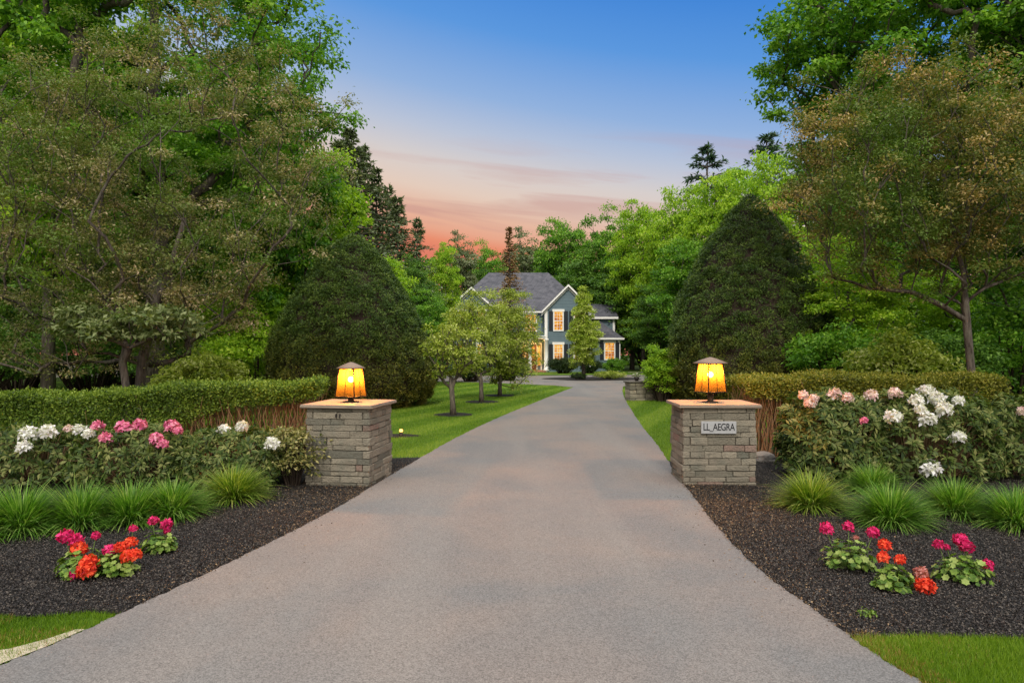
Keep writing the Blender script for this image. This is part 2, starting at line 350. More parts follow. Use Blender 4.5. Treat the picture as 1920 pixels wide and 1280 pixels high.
def box_into(bm, lo, hi, mi=0, rot=None, bev=0.0):
    x0, y0, z0 = lo; x1, y1, z1 = hi
    vs = [Vector(c) for c in ((x0, y0, z0), (x1, y0, z0), (x1, y1, z0), (x0, y1, z0), (x0, y0, z1), (x1, y0, z1), (x1, y1, z1), (x0, y1, z1))]
    if rot: vs = [rot @ v_ for v_ in vs]
    b = [bm.verts.new(v_) for v_ in vs]; fs = []
    for f in ((3, 2, 1, 0), (4, 5, 6, 7), (0, 1, 5, 4), (1, 2, 6, 5), (2, 3, 7, 6), (3, 0, 4, 7)):
        ff = bm.faces.new([b[i] for i in f]); ff.material_index = mi; fs.append(ff)
    if bev:
        es = {e for f in fs for e in f.edges}
        bmesh.ops.bevel(bm, geom=list(es), offset=bev, segments=1, affect='EDGES')
    return b
def bm_obj(name, bm, mat, parent=None, loc=None):
    bmesh.ops.recalc_face_normals(bm, faces=bm.faces)
    me = bpy.data.meshes.new(name); bm.to_mesh(me); bm.free(); return link(name, me, mat, parent, loc)
def lathe_into(bm, prof, seg=24, c=(0, 0, 0)):
    rings = []
    for r, z in prof:
        rings.append([bm.verts.new((c[0]+r*math.cos(2*math.pi*j/seg), c[1]+r*math.sin(2*math.pi*j/seg), c[2]+z)) for j in range(seg)])
    for i in range(len(rings)-1):
        for j in range(seg):
            bm.faces.new((rings[i][j], rings[i][(j+1) % seg], rings[i+1][(j+1) % seg], rings[i+1][j])).smooth = True
    bm.faces.new(list(reversed(rings[0]))); bm.faces.new(rings[-1])

# ------------------------------------------------------------------ trees
def skeleton(rng, C, trunk_pts, trunk_r, tip_r=0.008, sag=0.06, sides=6):
    """join clump centres to a trunk polyline by a branching net whose radii follow the pipe model"""
    nodes = [Vector(p) for p in trunk_pts]; par = [i-1 for i in range(len(nodes))]; paths = []
    leafn = []
    base = Vector(trunk_pts[-1])
    order = sorted(range(len(C)), key=lambda i: (Vector(C[i])-nodes[len(trunk_pts)//2]).length)
    for i in order:
        c = Vector(C[i]); best = None; bd = 1e9
        for j, n_ in enumerate(nodes):
            if j < len(trunk_pts)//2: continue
            dz = c.z-n_.z
            d_ = (c-n_).length + (max(0, 0.4-dz)*1.5 if dz < 0.4 else 0) + (0.0 if j >= len(trunk_pts) else 0.25)
            if d_ < bd: bd = d_; best = j
        a = nodes[best]; prev = best; L = (c-a).length; kk = max(2, min(5, int(L/0.45)+1))
        for s in range(1, kk+1):
            f = s/kk; q = a.lerp(c, f); q.z += math.sin(f*math.pi)*L*sag*(1 if c.z > a.z else -0.5)
            if s < kk: q += Vector(rng.normal(size=3)*L*0.045)
            nodes.append(q); par.append(prev); prev = len(nodes)-1
        leafn.append(prev)
    cnt = [0]*len(nodes)
    for l in leafn: cnt[l] += 1
    for i in range(len(nodes)-1, 0, -1): cnt[par[i]] += cnt[i]
    tot = max(1, cnt[0]); ex = 0.46
    rad = [max(tip_r, trunk_r*(c_/tot)**ex) for c_ in cnt]
    bm = bmesh.new()
    nt_ = len(trunk_pts)
    tr = [max(rad[i], trunk_r*(1-0.55*i/(nt_-1))) for i in range(nt_)]; tr[0] *= 1.35
    tube_into(bm, trunk_pts, tr, 10)
    kids = {}
    for i in range(nt_, len(nodes)): kids.setdefault(par[i], []).append(i)
    done = set()
    for i in range(nt_, len(nodes)):
        if i in done: continue
        chain = [par[i], i]; done.add(i)
        while True:
            ks = [k_ for k_ in kids.get(chain[-1], []) if k_ not in done]
            if not ks: break
            k_ = max(ks, key=lambda q: cnt[q])
            if k_ != chain[-1]+1 and cnt[k_] < cnt[chain[-1]]*0.5: break
            chain.append(k_); done.add(k_)
        rr = [rad[chain[1]]]+[rad[c_] for c_ in chain[1:]]
        tube_into(bm, [nodes[c_] for c_ in chain], rr, sides if rr[0] > 0.02 else 4, cap=False)
    return bm
def env_clumps(rng, n, c, r, lo=0.35, zmin=None, shape=None):
    u = nrm(rng.normal(size=(n, 3))); q = rng.uniform(lo**3, 1, size=(n, 1))**(1/3)
    p = np.array(c)+u*q*np.array(r)*(1+0.10*rng.normal(size=(n, 1)))
    if shape: p = shape(p)
    if zmin is not None: p[:, 2] = np.maximum(p[:, 2], zmin+rng.random(n)*0.4)
    return p
def broadleaf(name, rng, env, trunk, trunk_r, n, cr, k, L, W, mat, bark, loc, label, cat='tree', group=None, extra=None, **kw):
    C = np.concatenate([env_clumps(rng, int(n*w), c, r, **e) for c, r, w, e in env])
    if extra is not None: C = np.concatenate([C, np.array(extra)])
    root = empty(name, loc, label, cat, group)
    bm_obj('trunk', skeleton(rng, C[::2] if 300 < len(C) < 600 else C, trunk, trunk_r), bark, root)
    crr = cr*rng.uniform(0.6, 1.35, size=len(C))
    V, ti, cl = clump_leaves(rng, C, crr, k, L, W, **kw)
    link('crown', fast('crown', V, 4, ti, cl), mat, root)
    return root
def conifer(name, rng, h, r, mat, bark, loc, label, levels=26, per=7, k=26, L=.32, W=.10, group=None, bare=0.08, power=0.9, droop=.25, irr=.25):
    root = empty(name, loc, label, 'tree', group); bm = bmesh.new()
    tube_into(bm, [(0, 0, 0), (0.05, 0, h*.5), (0, 0, h*.98)], [h*.016, h*.010, .02], 8)
    P_, D_, cl = [], [], []
    for i in range(levels):
        f = (i+rng.random()*.5)/levels; z = h*(bare+(1-bare)*f); br = r*(1-f)**power*(1+0.0*f)+0.08
        for j in range(per):
            a = rng.random()*2*math.pi; bl = br*(1+irr*rng.normal()); bl = max(.1, bl)
            dr = -droop*(1-f)+.25*f
            tip = Vector((math.cos(a)*bl, math.sin(a)*bl, z+bl*dr)); s = Vector((0, 0, z))
            tube_into(bm, [s, s.lerp(tip, .5)+Vector((0, 0, bl*.06)), tip], [h*.003+.01, h*.002+.005, .004], 4, False)
            t_ = rng.uniform(.25, 1.05, size=k)
            pp = np.array(s)[None]+(np.array(tip-s))[None]*t_[:, None]; pp[:, 2] += np.sin(t_*math.pi)*bl*.06
            pp += rng.normal(size=(k, 3))*np.array([.13, .13, .12])*bl*.6
            P_.append(pp); dd = np.tile(np.array((tip-s).normalized()), (k, 1))+rng.normal(size=(k, 3))*.55; D_.append(dd); cl.append(np.full(k, rng.random()))
    P_ = np.concatenate(P_); D_ = nrm(np.concatenate(D_)); n_ = len(P_)
    nn = nrm(np.array([0, 0, 1])+rng.normal(size=(n_, 3))*.5); s_ = rng.uniform(.6, 1.2, size=n_)
    V = leaf_quads(P_, nn, D_, L*s_, W*s_, 0.1, 0.1)
    bm_obj('trunk', bm, bark, root); link('crown', fast('crown', V, 4, rng.random(n_), np.concatenate(cl)), mat, root)
    return root

RNG = lambda s: np.random.default_rng(s)

# ------------------------------------------------------------------ ground
def catmull(pts, n=8):
    out = []; p = [pts[0]]+list(pts)+[pts[-1]]
    for i in range(1, len(p)-2):
        for s in range(n):
            t_ = s/n; a, b, c, d = [Vector(q) for q in p[i-1:i+3]]
            out.append(0.5*((2*b)+(c-a)*t_+(2*a-5*b+4*c-d)*t_*t_+(3*b-a-3*c+d)*t_**3))
    out.append(Vector(p[-2])); return out
def sheet(name, poly, z, mat, kind='structure', skirt=0.0):
    bm = bmesh.new(); vs = [bm.verts.new((p[0], p[1], z)) for p in poly]; f = bm.faces.new(vs)
    if f.normal.z < 0: f.normal_flip()
    f.normal_update()
    if f.calc_area() > 0:
        if f.normal.z < 0: bmesh.ops.reverse_faces(bm, faces=[f])
    if skirt:
        r = bmesh.ops.extrude_face_region(bm, geom=[f]); 
        for e in r['geom']:
            if isinstance(e, bmesh.types.BMVert): e.co.z -= skirt
    o = bm_obj(name, bm, mat); tag(o, kind=kind); return o
def inpoly(px, py, poly):
    poly = np.array([(p[0], p[1]) for p in poly]); n_ = len(poly); ins = np.zeros(len(px), bool); j = n_-1
    for i in range(n_):
        xi, yi = poly[i]; xj, yj = poly[j]
        c_ = ((yi > py) != (yj > py)) & (px < (xj-xi)*(py-yi)/(yj-yi+1e-12)+xi); ins ^= c_; j = i
    return ins
sheet('ground', [(-160, -40), (160, -40), (160, 220), (-160, 220)], 0.0, M['floor'])
DL = catmull([(-9, -1.5), (-5.5, 1.2), (-3.7, 2.8), (-2.96, 3.95), (-2.67, 4.88), (-2.37, 6.1), (-2.0, 8.03), (-1.74, 10.1), (-1.12, 14.35), (-.30, 18.6), (.72, 23.2), (1.85, 28.2), (2.95, 32.9)])
DR = catmull([(9, -1.5), (4.6, 1.2), (2.7, 2.9), (2.24, 3.79), (2.13, 4.78), (2.06, 6.0), (2.30, 9.0), (2.75, 12.8), (3.17, 16.9), (3.98, 23.7), (4.7, 29), (5.5, 33.8)])
cross = [(5.5, 33.8), (7.5, 36.5), (14, 38.5), (22, 39), (22, 48), (12, 49), (7.5, 49.2), (5.0, 48.2), (2, 47.6), (-4, 48), (-8, 48), (-8, 40.5), (-2.2, 38.2), (.6, 36.0), (2.2, 34.6), (2.95, 32.9)]
_rj = random.Random(5)
def fine(E): return [E[i].lerp(E[i+1], f/4) for i in range(len(E)-1) for f in range(4)]+[E[-1]]
DL2 = fine(DL); DR2 = fine(DR)
DL = [Vector((p[0]+_rj.uniform(-.014, .014), p[1])) for p in DL2]; DR = [Vector((p[0]+_rj.uniform(-.014, .014), p[1])) for p in DR2]
drive = [(p[0], p[1]) for p in DL]+[p for p in reversed(cross[:-1])]+[(p[0], p[1]) for p in reversed(DR[:-1])]
sheet('driveway', drive, 0.028, M['asphalt'], skirt=0.06)
_rj = random.Random(5)
def edge_x(E, y):
    ys = [p[1] for p in E]; xs = [p[0] for p in E]; return float(np.interp(y, ys, xs))
# lawns
eL = [(edge_x(DL, y), y) for y in (10.6, 12, 14, 16, 18, 20, 22, 24, 26, 28, 30, 32)]
lawnL = [(-2.3, 11.45), (-1.52, 11.6)]+eL[1:]+[(2.95, 32.9), (2.2, 34.6), (.6, 36), (-2.2, 38.2), (-8, 40.5), (-16, 44), (-26, 44), (-26, 13.6), (-9, 13.6), (-5, 13.2), (-3.4, 12.0)]
sheet('lawn', lawnL, 0.012, M['turf'])
eR = [(edge_x(DR, y), y) for y in (11.2, 13, 15, 17, 19, 21, 23, 25, 27, 30, 33)]
lawnR = eR+[(5.5, 33.8), (7.5, 36.5), (14, 38.5), (22, 39), (22, 13.2), (8, 13.2), (5, 12.6), (3.6, 11.4), (2.9, 10.8)]
sheet('lawn', lawnR, 0.012, M['turf'])
sheet('lawn', [(2.2, 49.4), (12, 50.4), (22, 50.2), (22, 56), (10.5, 58), (-10, 58), (-10, 49.4)], 0.012, M['turf'])
sheet('path', [(9.2, 54.2), (20, 53.0), (20, 54.3), (9.4, 55.2)], 0.02, M['sand'])
# front lawn corners
fl = [(edge_x(DL, y)-.0, y) for y in (3.0, 3.6, 4.2, 4.5, 4.72)]
lawnFL = fl+[(-2.95, 4.76), (-3.3, 4.66), (-3.7, 4.74), (-4.3, 4.68), (-5.5, 4.6), (-9, 4.2), (-9, 1), (-6, 1.2)]
sheet('lawn', lawnFL, 0.012, M['turf'])
fr = [(edge_x(DR, y), y) for y in (1.4, 2.2, 3.0, 3.6, 4.0, 4.33)]
lawnFR = fr+[(2.6, 4.36), (3.2, 4.32), (4.2, 4.25), (6, 4.3), (10, 4.3), (10, 0.5)]
sheet('lawn', lawnFR, 0.012, M['turf'])
# mulch beds
def bed_z(x, y, ex): return 0
yL = list(np.linspace(4.72, 11.6, 14))
bedL = [(edge_x(DL, y), y) for y in yL]+[(-2.3, 11.45), (-3.4, 12.0), (-5, 13.2), (-9, 13.6), (-14, 13.6), (-14, 4.0), (-9, 4.2), (-5.5, 4.6), (-4.3, 4.68), (-3.7, 4.74), (-3.3, 4.66), (-2.95, 4.76)]
yR = list(np.linspace(4.33, 11.2, 14))
bedR = [(edge_x(DR, y), y) for y in yR]+[(2.9, 10.8), (3.6, 11.4), (5, 12.6), (8, 13.2), (14, 13.2), (14, 4.3), (6, 4.3), (4.2, 4.25), (3.2, 4.32), (2.6, 4.36)]
sheet('mulch_bed', bedL, 0.022, M['mulch']); sheet('mulch_bed', bedR, 0.022, M['mulch'])
sheet('sandy_verge', [(edge_x(DL, y)-.005, y) for y in np.linspace(2.6, 4.45, 8)]+[(-2.84, 4.45), (-2.93, 4.30), (-3.06, 4.16), (-3.22, 4.1), (-3.3, 3.95), (-3.5, 3.85), (-4.3, 3.3), (-5.1, 2.6)], 0.03, M['sand'])
def disc(name, x, y, rx, ry, z, mat, n=28, seed=1):
    rg = RNG(seed); ph = rg.random(3)*6
    return sheet(name, [(x+rx*math.cos(a)*(1+.06*math.sin(3*a+ph[0])+.04*math.sin(7*a+ph[1])), y+ry*math.sin(a)*(1+.06*math.sin(4*a+ph[2]))) for a in [2*math.pi*i/n for i in range(n)]], z, mat)
disc('mulch_bed', 5.1, 42.4, 3.0, 2.5, 0.05, M['mulch'], seed=5)

# chips of mulch
def chips(name, poly, xr, yr, dens, rng, mat, edgefn, label, Ls=(.009, .021), keep=None, z0=.024):
    n_ = int((xr[1]-xr[0])*(yr[1]-yr[0])*dens); x = rng.uniform(*xr, n_); y = rng.uniform(*yr, n_)
    ok = inpoly(x, y, poly)
    if keep is not None: ok &= keep(x, y, rng)
    x, y = x[ok], y[ok]; n_ = len(x)
    z = z0+rng.random(n_)*.02; p = np.stack([x, y, z], 1)
    nn = nrm(np.array([0, 0, 1])+rng.normal(size=(n_, 3))*.55); dd = nrm(rng.normal(size=(n_, 3)))
    L = rng.uniform(*Ls, n_)
    V = leaf_quads(p, nn, dd, L, L*rng.uniform(.3, .7, n_), 0.2)
    o = link(name, fast(name, V, 4, rng.random(n_), rng.random(n_)), mat); tag(o, label, 'mulch', kind='stuff'); return o
kf = lambda x, y, rng: rng.random(len(x)) < np.clip((6.0/y)**2, 0, 1)
chips('mulch', bedL, (-7.5, -1.6), (4.5, 12.5), 10000, RNG(11), M['chip'], DL, 'dark shredded bark mulch on the bed left of the driveway', keep=kf)
chips('mulch', bedR, (1.9, 8.0), (4.2, 12.5), 10000, RNG(12), M['chip'], DR, 'dark shredded bark mulch on the bed right of the driveway', keep=kf)
def near_edge(E, s, w):
    def f(x, y, rng):
        ex = np.interp(y, [p[1] for p in E], [p[0] for p in E]); d = (x-ex)*s
        return rng.random(len(x)) < np.where(d > -.03, np.exp(-np.maximum(d, 0)/w), .10*np.exp(np.minimum(d, 0)/.22))
    return f
chips('bark_chips', [(-9, 3), (9, 3), (9, 13), (-9, 13)], (-4.5, -1.0), (4.9, 11), 1800, RNG(13), M['chipb'], None, 'brown bark crumbs along the left edge of the driveway', keep=near_edge(DL, -1, .16), z0=.03)
chips('bark_chips', [(-9, 3), (9, 3), (9, 13), (-9, 13)], (1.6, 4.0), (4.3, 9.2), 2600, RNG(14), M['chipb'], None, 'orange brown bark crumbs along the right edge of the driveway', keep=near_edge(DR, 1, .22), z0=.03)
# lawn blades
def blob(cx, cy, rx, ry): return lambda x, y, rng: rng.random(len(x)) < np.exp(-((x-cx)/rx)**2-((y-cy)/ry)**2)*.8
chips('bark_chips', bedL, (-3.6, -1.6), (6.6, 9.6), 2600, RNG(15), M['chipb'], None, 'scattered brown bark crumbs in front of the left pillar', keep=blob(-2.3, 8.3, .7, .8), z0=.032)
chips('bark_chips', bedR, (2.0, 4.6), (6.0, 9.4), 3200, RNG(16), M['chipb'], None, 'scattered brown bark crumbs in front of the right pillar', keep=blob(2.7, 8.0, .9, 1.1), z0=.032)
def blades(name, poly, xr, yr, dens, rng, h, w, label, ref=6.0, mat='lawnblade', keep=None, stripe=None):
    n_ = int((xr[1]-xr[0])*(yr[1]-yr[0])*dens); x = rng.uniform(*xr, n_); y = rng.uniform(*yr, n_)
    ok = inpoly(x, y, poly)&(rng.random(n_) < np.clip((ref/np.maximum(y, 1))**1.5, 0, 1))
    if keep is not None: ok &= keep(x, y)
    x, y = x[ok], y[ok]; n_ = len(x); g = np.clip(y/ref, 1, 4)**.75
    p = np.stack([x, y, np.full(n_, .008)], 1); H = h*rng.uniform(.5, 1.3, n_); Wd = w*rng.uniform(.7, 1.3, n_)*g
    a = rng.random(n_)*2*math.pi; s = np.stack([np.cos(a), np.sin(a), a*0], 1)*Wd[:, None]*.5
    lean = rng.normal(size=(n_, 3))*.35; lean[:, 2] = 1; tip = p+lean*H[:, None]
    V = np.stack([p-s, p+s, tip], 1)
    cl = .5+.5*np.sin(x*1.7+np.sin(y*1.1)*2)*np.sin(y*1.3+1.0) if stripe is None else np.clip(.5+.24*np.tanh(2.5*np.sin((x*.94-y*.34)*2*math.pi/1.5+.4*np.sin(y*.5)))+.12*rng.normal(size=n_), 0, 1)
    o = link(name, fast(name, V, 3, rng.random(n_), cl), M[mat]); tag(o, label, 'grass', kind='stuff'); return o
blades('grass', lawnFR, (2.1, 4.5), (3.3, 4.5), 26000, RNG(21), .045, .005, 'bright green lawn grass in the right front corner')
blades('grass', lawnFL, (-4.6, -2.5), (3.2, 5.0), 20000, RNG(22), .035, .005, 'yellow green lawn grass in the left front corner')
M['straw'] = leafmat('straw_blade', [(.16, .07, .015), (.32, .20, .05), (.50, .40, .16)], 0.3, clump=.3)
blades('dry_grass', [(edge_x(DR, y)-.01, y) for y in np.linspace(3.4, 4.4, 8)]+[(edge_x(DR, y)+.18, y) for y in np.linspace(4.4, 3.4, 8)], (2.1, 2.6), (3.4, 4.4), 16000, RNG(25), .035, .006, 'orange dry grass along the edge of the right front lawn', mat='straw')
blades('dry_grass', lawnFL, (-4.4, -2.5), (3.4, 4.8), 3500, RNG(26), .035, .006, 'yellowed dry grass blades in the left front lawn', mat='straw', keep=lambda x, y: np.sin(x*5+1)*np.sin(y*7) > .1)
blades('dry_grass', lawnFR, (2.2, 4.5), (3.4, 4.4), 2500, RNG(27), .035, .006, 'yellowed dry grass blades in the right front lawn', mat='straw', keep=lambda x, y: np.sin(x*4+1)*np.sin(y*7+1) > .1)
def offrings(x, y):
    ok = np.ones(len(x), bool)
    for (px, py, rx, ry) in ((850, 778, .6, .65), (903, 754, .66, .78), (937, 742, .66, .9)):
        c = G(px, py); ok &= ((x-c.x)/rx)**2+((y-c.y)/ry)**2 > .85
    c = G(752, 818); ok &= ((x-c.x+.1)/.5)**2+((y-c.y)/.32)**2 > .9
    return ok
blades('grass', lawnL, (-9, 3.5), (10.7, 38), 1500, RNG(23), .05, .007, 'mown green lawn between the driveway and the left woods', ref=13, keep=offrings, stripe=1)
blades('grass', lawnR, (2.4, 8), (10.8, 34), 1800, RNG(24), .05, .007, 'mown green lawn right of the driveway', ref=13, stripe=1)

# ------------------------------------------------------------------ pillars
def pillar(name, loc, rz, w, d, h, label, seed, plaque=False):
    root = empty(name, loc, label, 'gate pillar', 'stone gate pillars', rz); rg = random.Random(seed)
    bm = bmesh.new(); box_into(bm, (-w/2+.03, -d/2+.03, -.05), (w/2-.03, d/2-.03, h-.01)); bm_obj('core', bm, M['mortar'], root)
    bm = bmesh.new(); tints = []
    z = -.02; course = 0
    while z < h-.02:
        ch = min(rg.choice((.068, .08, .09, .105)), h-z)
        if h-(z+ch) < .04: ch = h-z
        for face in range(4):
            L = w if face % 2 == 0 else d; D = d if face % 2 == 0 else w
            rot = Matrix.Rotation(face*math.pi/2, 4, 'Z'); x = -L/2; off = rg.random()
            own = (course+face) % 2 == 0            # corners alternate between faces
            x0, x1 = (-L/2, L/2) if own else (-L/2+.09, L/2-.09)
            x = x0; first = True
            while x < x1-.01:
                bl = rg.uniform(.18, .52); 
                if first: bl *= rg.uniform(.5, 1); first = False
                if x1-(x+bl) < .09: bl = x1-x
                pr = rg.uniform(-.004, .016); nb = len(bm.faces); g_ = .0022
                e0 = pr if (own and x == x0) else 0; e1 = pr if (own and x+bl >= x1-.001) else 0
                box_into(bm, (x+g_-e0, -D/2-pr, z+g_), (x+bl-g_+e1, -D/2+.085, z+ch-g_), rot=rot, bev=.008)
                tv = rg.random()*.8 if rg.random() > .04 else 1.0
                tints += [tv]*(len(bm.faces)-nb); x += bl
        z += ch; course += 1
    # roughen the split faces
    bm.verts.ensure_lookup_table()
    for v in bm.verts: v.co += Vector([rg.uniform(-.005, .005) for _ in range(3)])
    me = bpy.data.meshes.new('stonework'); bm.to_mesh(me); bm.free()
    at = me.attributes.new('tint', 'FLOAT', 'FACE'); at.data.foreach_set('value', tints[:len(me.polygons)]+[.5]*(len(me.polygons)-len(tints)))
    link('stonework', me, M['stone'], root)
    bm = bmesh.new(); box_into(bm, (-w/2-.065, -d/2-.065, h+.002), (w/2+.06, d/2+.06, h+.050), bev=.009)
    bmesh.ops.subdivide_edges(bm, edges=bm.edges[:], cuts=3, use_grid_fill=True)
    for v in bm.verts: v.co += Vector((rg.uniform(-.004, .004), rg.uniform(-.004, .004), rg.uniform(-.0015, .0015)))
    bm_obj('cap', bm, M['cap'], root)
    return root
PL = pillar('gate_pillar', (-2.275, 9.63, 0), R(-8), .88, .95, 1.06, 'grey stone block pillar left of the driveway with a flat cap and two small iron clips', 3)
PR = pillar('gate_pillar', (2.815, 9.62, 0), R(-1.5), .97, .80, 1.06, 'grey stone block pillar right of the driveway bearing a pale name plaque', 8)
bm = bmesh.new()
for dx in (-.02, .03): box_into(bm, (dx, -.51, .94), (dx+.018, -.478, .99), bev=.003)
bm_obj('iron_clip', bm, M['iron'], PL)
# plaque and its lettering: px 1317-1381, py 788-811
pq = empty('name_plaque', (0, 0, 0), None); bpy.data.objects.remove(pq)
bm = bmesh.new(); box_into(bm, (-.235, -.012, -.083), (.235, .012, .083), bev=.004)
plq = bm_obj('name_plaque', bm, M['plaque'], PR, (-.02, -.425, .80))
cu = bpy.data.curves.new('lettering', 'FONT'); cu.body = 'LL_AEGRA'; cu.size = .155; cu.align_x = 'CENTER'; cu.align_y = 'CENTER'; cu.extrude = .001; cu.offset = .0012; cu.space_character = .93
tmp = bpy.data.objects.new('tmp', cu); COL.objects.link(tmp); bpy.context.view_layer.update()
me = bpy.data.meshes.new_from_object(tmp); bpy.data.objects.remove(tmp)
let = link('lettering', me, M['ink'], plq); let.rotation_euler = (R(90), 0, 0); let.location = (0, -.0145, .004); let.scale = (.62, .86, 1)

# ------------------------------------------------------------------ lanterns
def lantern(loc, rz, label, roofw, stem):
    root = empty('pillar_lantern', loc, label, 'lantern', 'lit lanterns on the gate pillars', rz)
    b, tp, h = .155, .115, .40; z0 = stem
    bm = bmesh.new(); lathe_into(bm, [(.11, 0), (.11, .012), (.05, .018), (.04, .03), (.045, z0-.015), (.09, z0-.008), (.09, z0-.004)], 20); bm_obj('stem', bm, M['bronze'], root)
    bm = bmesh.new(); box_into(bm, (-.07, -.07, z0-.004), (.07, .07, z0+.008), bev=.003); box_into(bm, (-b, -.012, z0-.003), (b, .012, z0+.006)); box_into(bm, (-.012, -b, z0-.002), (.012, b, z0+.007)); bm_obj('base_plate', bm, M['bronze'], root)
    bm = bmesh.new()
    for sx, sy in ((-1, -1), (1, -1), (1, 1), (-1, 1)):
        tube_into(bm, [(sx*b, sy*b, z0+.008), (sx*tp, sy*tp, z0+h)], [.010, .010], 4)
    for zf in (0.03, 1.0):
        w_ = b+(tp-b)*zf
        for i, (sx, sy) in enumerate(((-1, -1), (1, -1), (1, 1), (-1, 1))):
            nx, ny = ((1, -1), (1, 1), (-1, 1), (-1, -1))[i]
            tube_into(bm, [(sx*w_, sy*w_, z0+h*zf-.005), (nx*w_, ny*w_, z0+h*zf-.005)], [.007, .007], 4)
    for i in range(4):
        rot = Matrix.Rotation(i*math.pi/2, 4, 'Z'); tube_into(bm, [rot @ Vector((0, -b-.001, z0+.008)), rot @ Vector((0, -tp-.001, z0+h))], [.0045, .0045], 4)
    bm_obj('frame', bm, M['bronze'], root)
    for i in range(4):
        bm = bmesh.new(); rot = Matrix.Rotation(i*math.pi/2, 4, 'Z'); q = [(-b+.006, -b+.004, z0+.01), (b-.006, -b+.004, z0+.01), (tp-.006, -tp+.004, z0+h-.012), (-tp+.006, -tp+.004, z0+h-.012)]
        vs = [bm.verts.new(rot @ Vector(c)) for c in q]; f = bm.faces.new(vs)
        bm_obj('glass_panel', bm, M['amber'], root)
    bm = bmesh.new(); lathe_into(bm, [(.014, z0+.008), (.014, z0+.13), (.018, z0+.14), (.018, z0+.165)], 10); bm_obj('socket', bm, M['bronze'], root)
    bm = bmesh.new(); bmesh.ops.create_uvsphere(bm, u_segments=14, v_segments=10, radius=.042, matrix=Matrix.Translation((0, 0, z0+.245))); bm_obj('bulb', bm, M['bulb'], root)
    bm = bmesh.new(); rw = roofw/2; lathe_into(bm, [(rw, z0+h), (rw+.003, z0+h+.008), (rw*.62, z0+h+.045), (rw*.3, z0+h+.072), (.03, z0+h+.084), (.012, z0+h+.088)], 8)
    bm_obj('roof', bm, M['copper'], root)
    ld = bpy.data.lights.new('lantern_light', 'POINT'); ld.energy = 190; ld.color = (1.0, .46, .12); ld.shadow_soft_size = .02
    lo = bpy.data.objects.new('lantern_light', ld); COL.objects.link(lo); lo.parent = root; lo.location = (0, 0, z0+.318)
    return root
lantern((-2.265, 9.60, 1.110), R(-20), 'lit amber glass lantern sitting low on the left gate pillar', .40, .075)
lantern((2.775, 9.55, 1.110), R(22), 'lit amber glass lantern raised on a post on the right gate pillar', .47, .145)

# ------------------------------------------------------------------ topiaries
def topiary(loc, prof, H, label, seed, n=230000, L=.075, W=.022):
    rng = RNG(seed); root = empty('clipped_yew', loc, label, 'topiary', 'cone-shaped clipped evergreens')
    zs = np.array([p[1] for p in prof])*H; rs = np.array([p[0] for p in prof])
    def rad(z, a): 
        return np.interp(z, zs, rs)*(1+.022*np.sin(3*a+z*1.3)+.018*np.sin(5*a-z*2.1+1)+.012*np.sin(11*a+z*5))
    # tufts on the surface, weighted by circumference
    m_ = 3400; z = rng.uniform(0, H, m_*3); keep = rng.random(m_*3) < (np.interp(z, zs, rs)/rs.max()*.92+.08); z = z[keep][:m_]; m_ = len(z)
    a = rng.random(m_)*2*math.pi; r = rad(z, a)*(1-.12*rng.random(m_)**1.4+.012*np.sin(a*23)*np.sin(z*9)+.02*(rng.random(m_) < .04))
    C = np.stack([r*np.cos(a), r*np.sin(a), z], 1); k = n//m_
    dz = .05; sl = (np.interp(z+dz, zs, rs)-np.interp(z-dz, zs, rs))/(2*dz)
    nn = nrm(np.stack([np.cos(a), np.sin(a), np.clip(-sl, -.4, 3)], 1))
    nr = np.repeat(nn, k, 0); c = np.repeat(C, k, 0)
    tx = nrm(np.cross(nr, [0.1, 0.2, 1.0])); ty = np.cross(nr, tx); th = rng.random((len(c), 1))*6.283; rho = np.sqrt(rng.random((len(c), 1))); ts = np.repeat(rng.uniform(.12, .24, m_), k)[:, None]
    p = c+(tx*np.cos(th)+ty*np.sin(th)*.75)*rho*ts+nr*((1-rho**2)*ts*.75-.06-.03*rng.random((len(c), 1)))
    d = nrm(nr*.8+(tx*np.cos(th)+ty*np.sin(th))*rho*.9+np.array([0, 0, .45])+rng.normal(size=c.shape)*.4)
    fn = nrm(rng.normal(size=c.shape)*.8+nr*.6+np.array([0, 0, .5])); s = rng.uniform(.6, 1.3, len(c))
    V = leaf_quads(p, fn, d, L*s, W*s, .1)
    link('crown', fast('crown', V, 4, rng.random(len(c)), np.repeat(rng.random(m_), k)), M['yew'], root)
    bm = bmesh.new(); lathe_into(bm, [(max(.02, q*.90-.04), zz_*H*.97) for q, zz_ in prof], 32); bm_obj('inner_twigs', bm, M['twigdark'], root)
    bm = bmesh.new(); tube_into(bm, [(0, 0, -.02), (0, 0, .6)], [.16, .14], 10); bm_obj('trunk', bm, M['bark'], root)
    return root
profL = [(2.20, 0.0), (2.55, .06), (2.74, .14), (2.70, .24), (2.55, .36), (2.28, .49), (1.93, .62), (1.52, .74), (1.10, .85), (.72, .93), (.35, .98), (.05, 1.0)]
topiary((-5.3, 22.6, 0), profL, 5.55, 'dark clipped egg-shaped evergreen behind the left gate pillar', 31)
profR = [(2.6, 0.0), (2.86, .06), (2.96, .13), (2.92, .24), (2.72, .38), (2.42, .50), (2.05, .62), (1.62, .75), (1.05, .86), (.58, .94), (.25, .98), (.05, 1.0)]
topiary((8.35, 24, 0), profR, 7.2, 'taller dark clipped cone-shaped evergreen behind the right gate pillar', 32, n=270000)

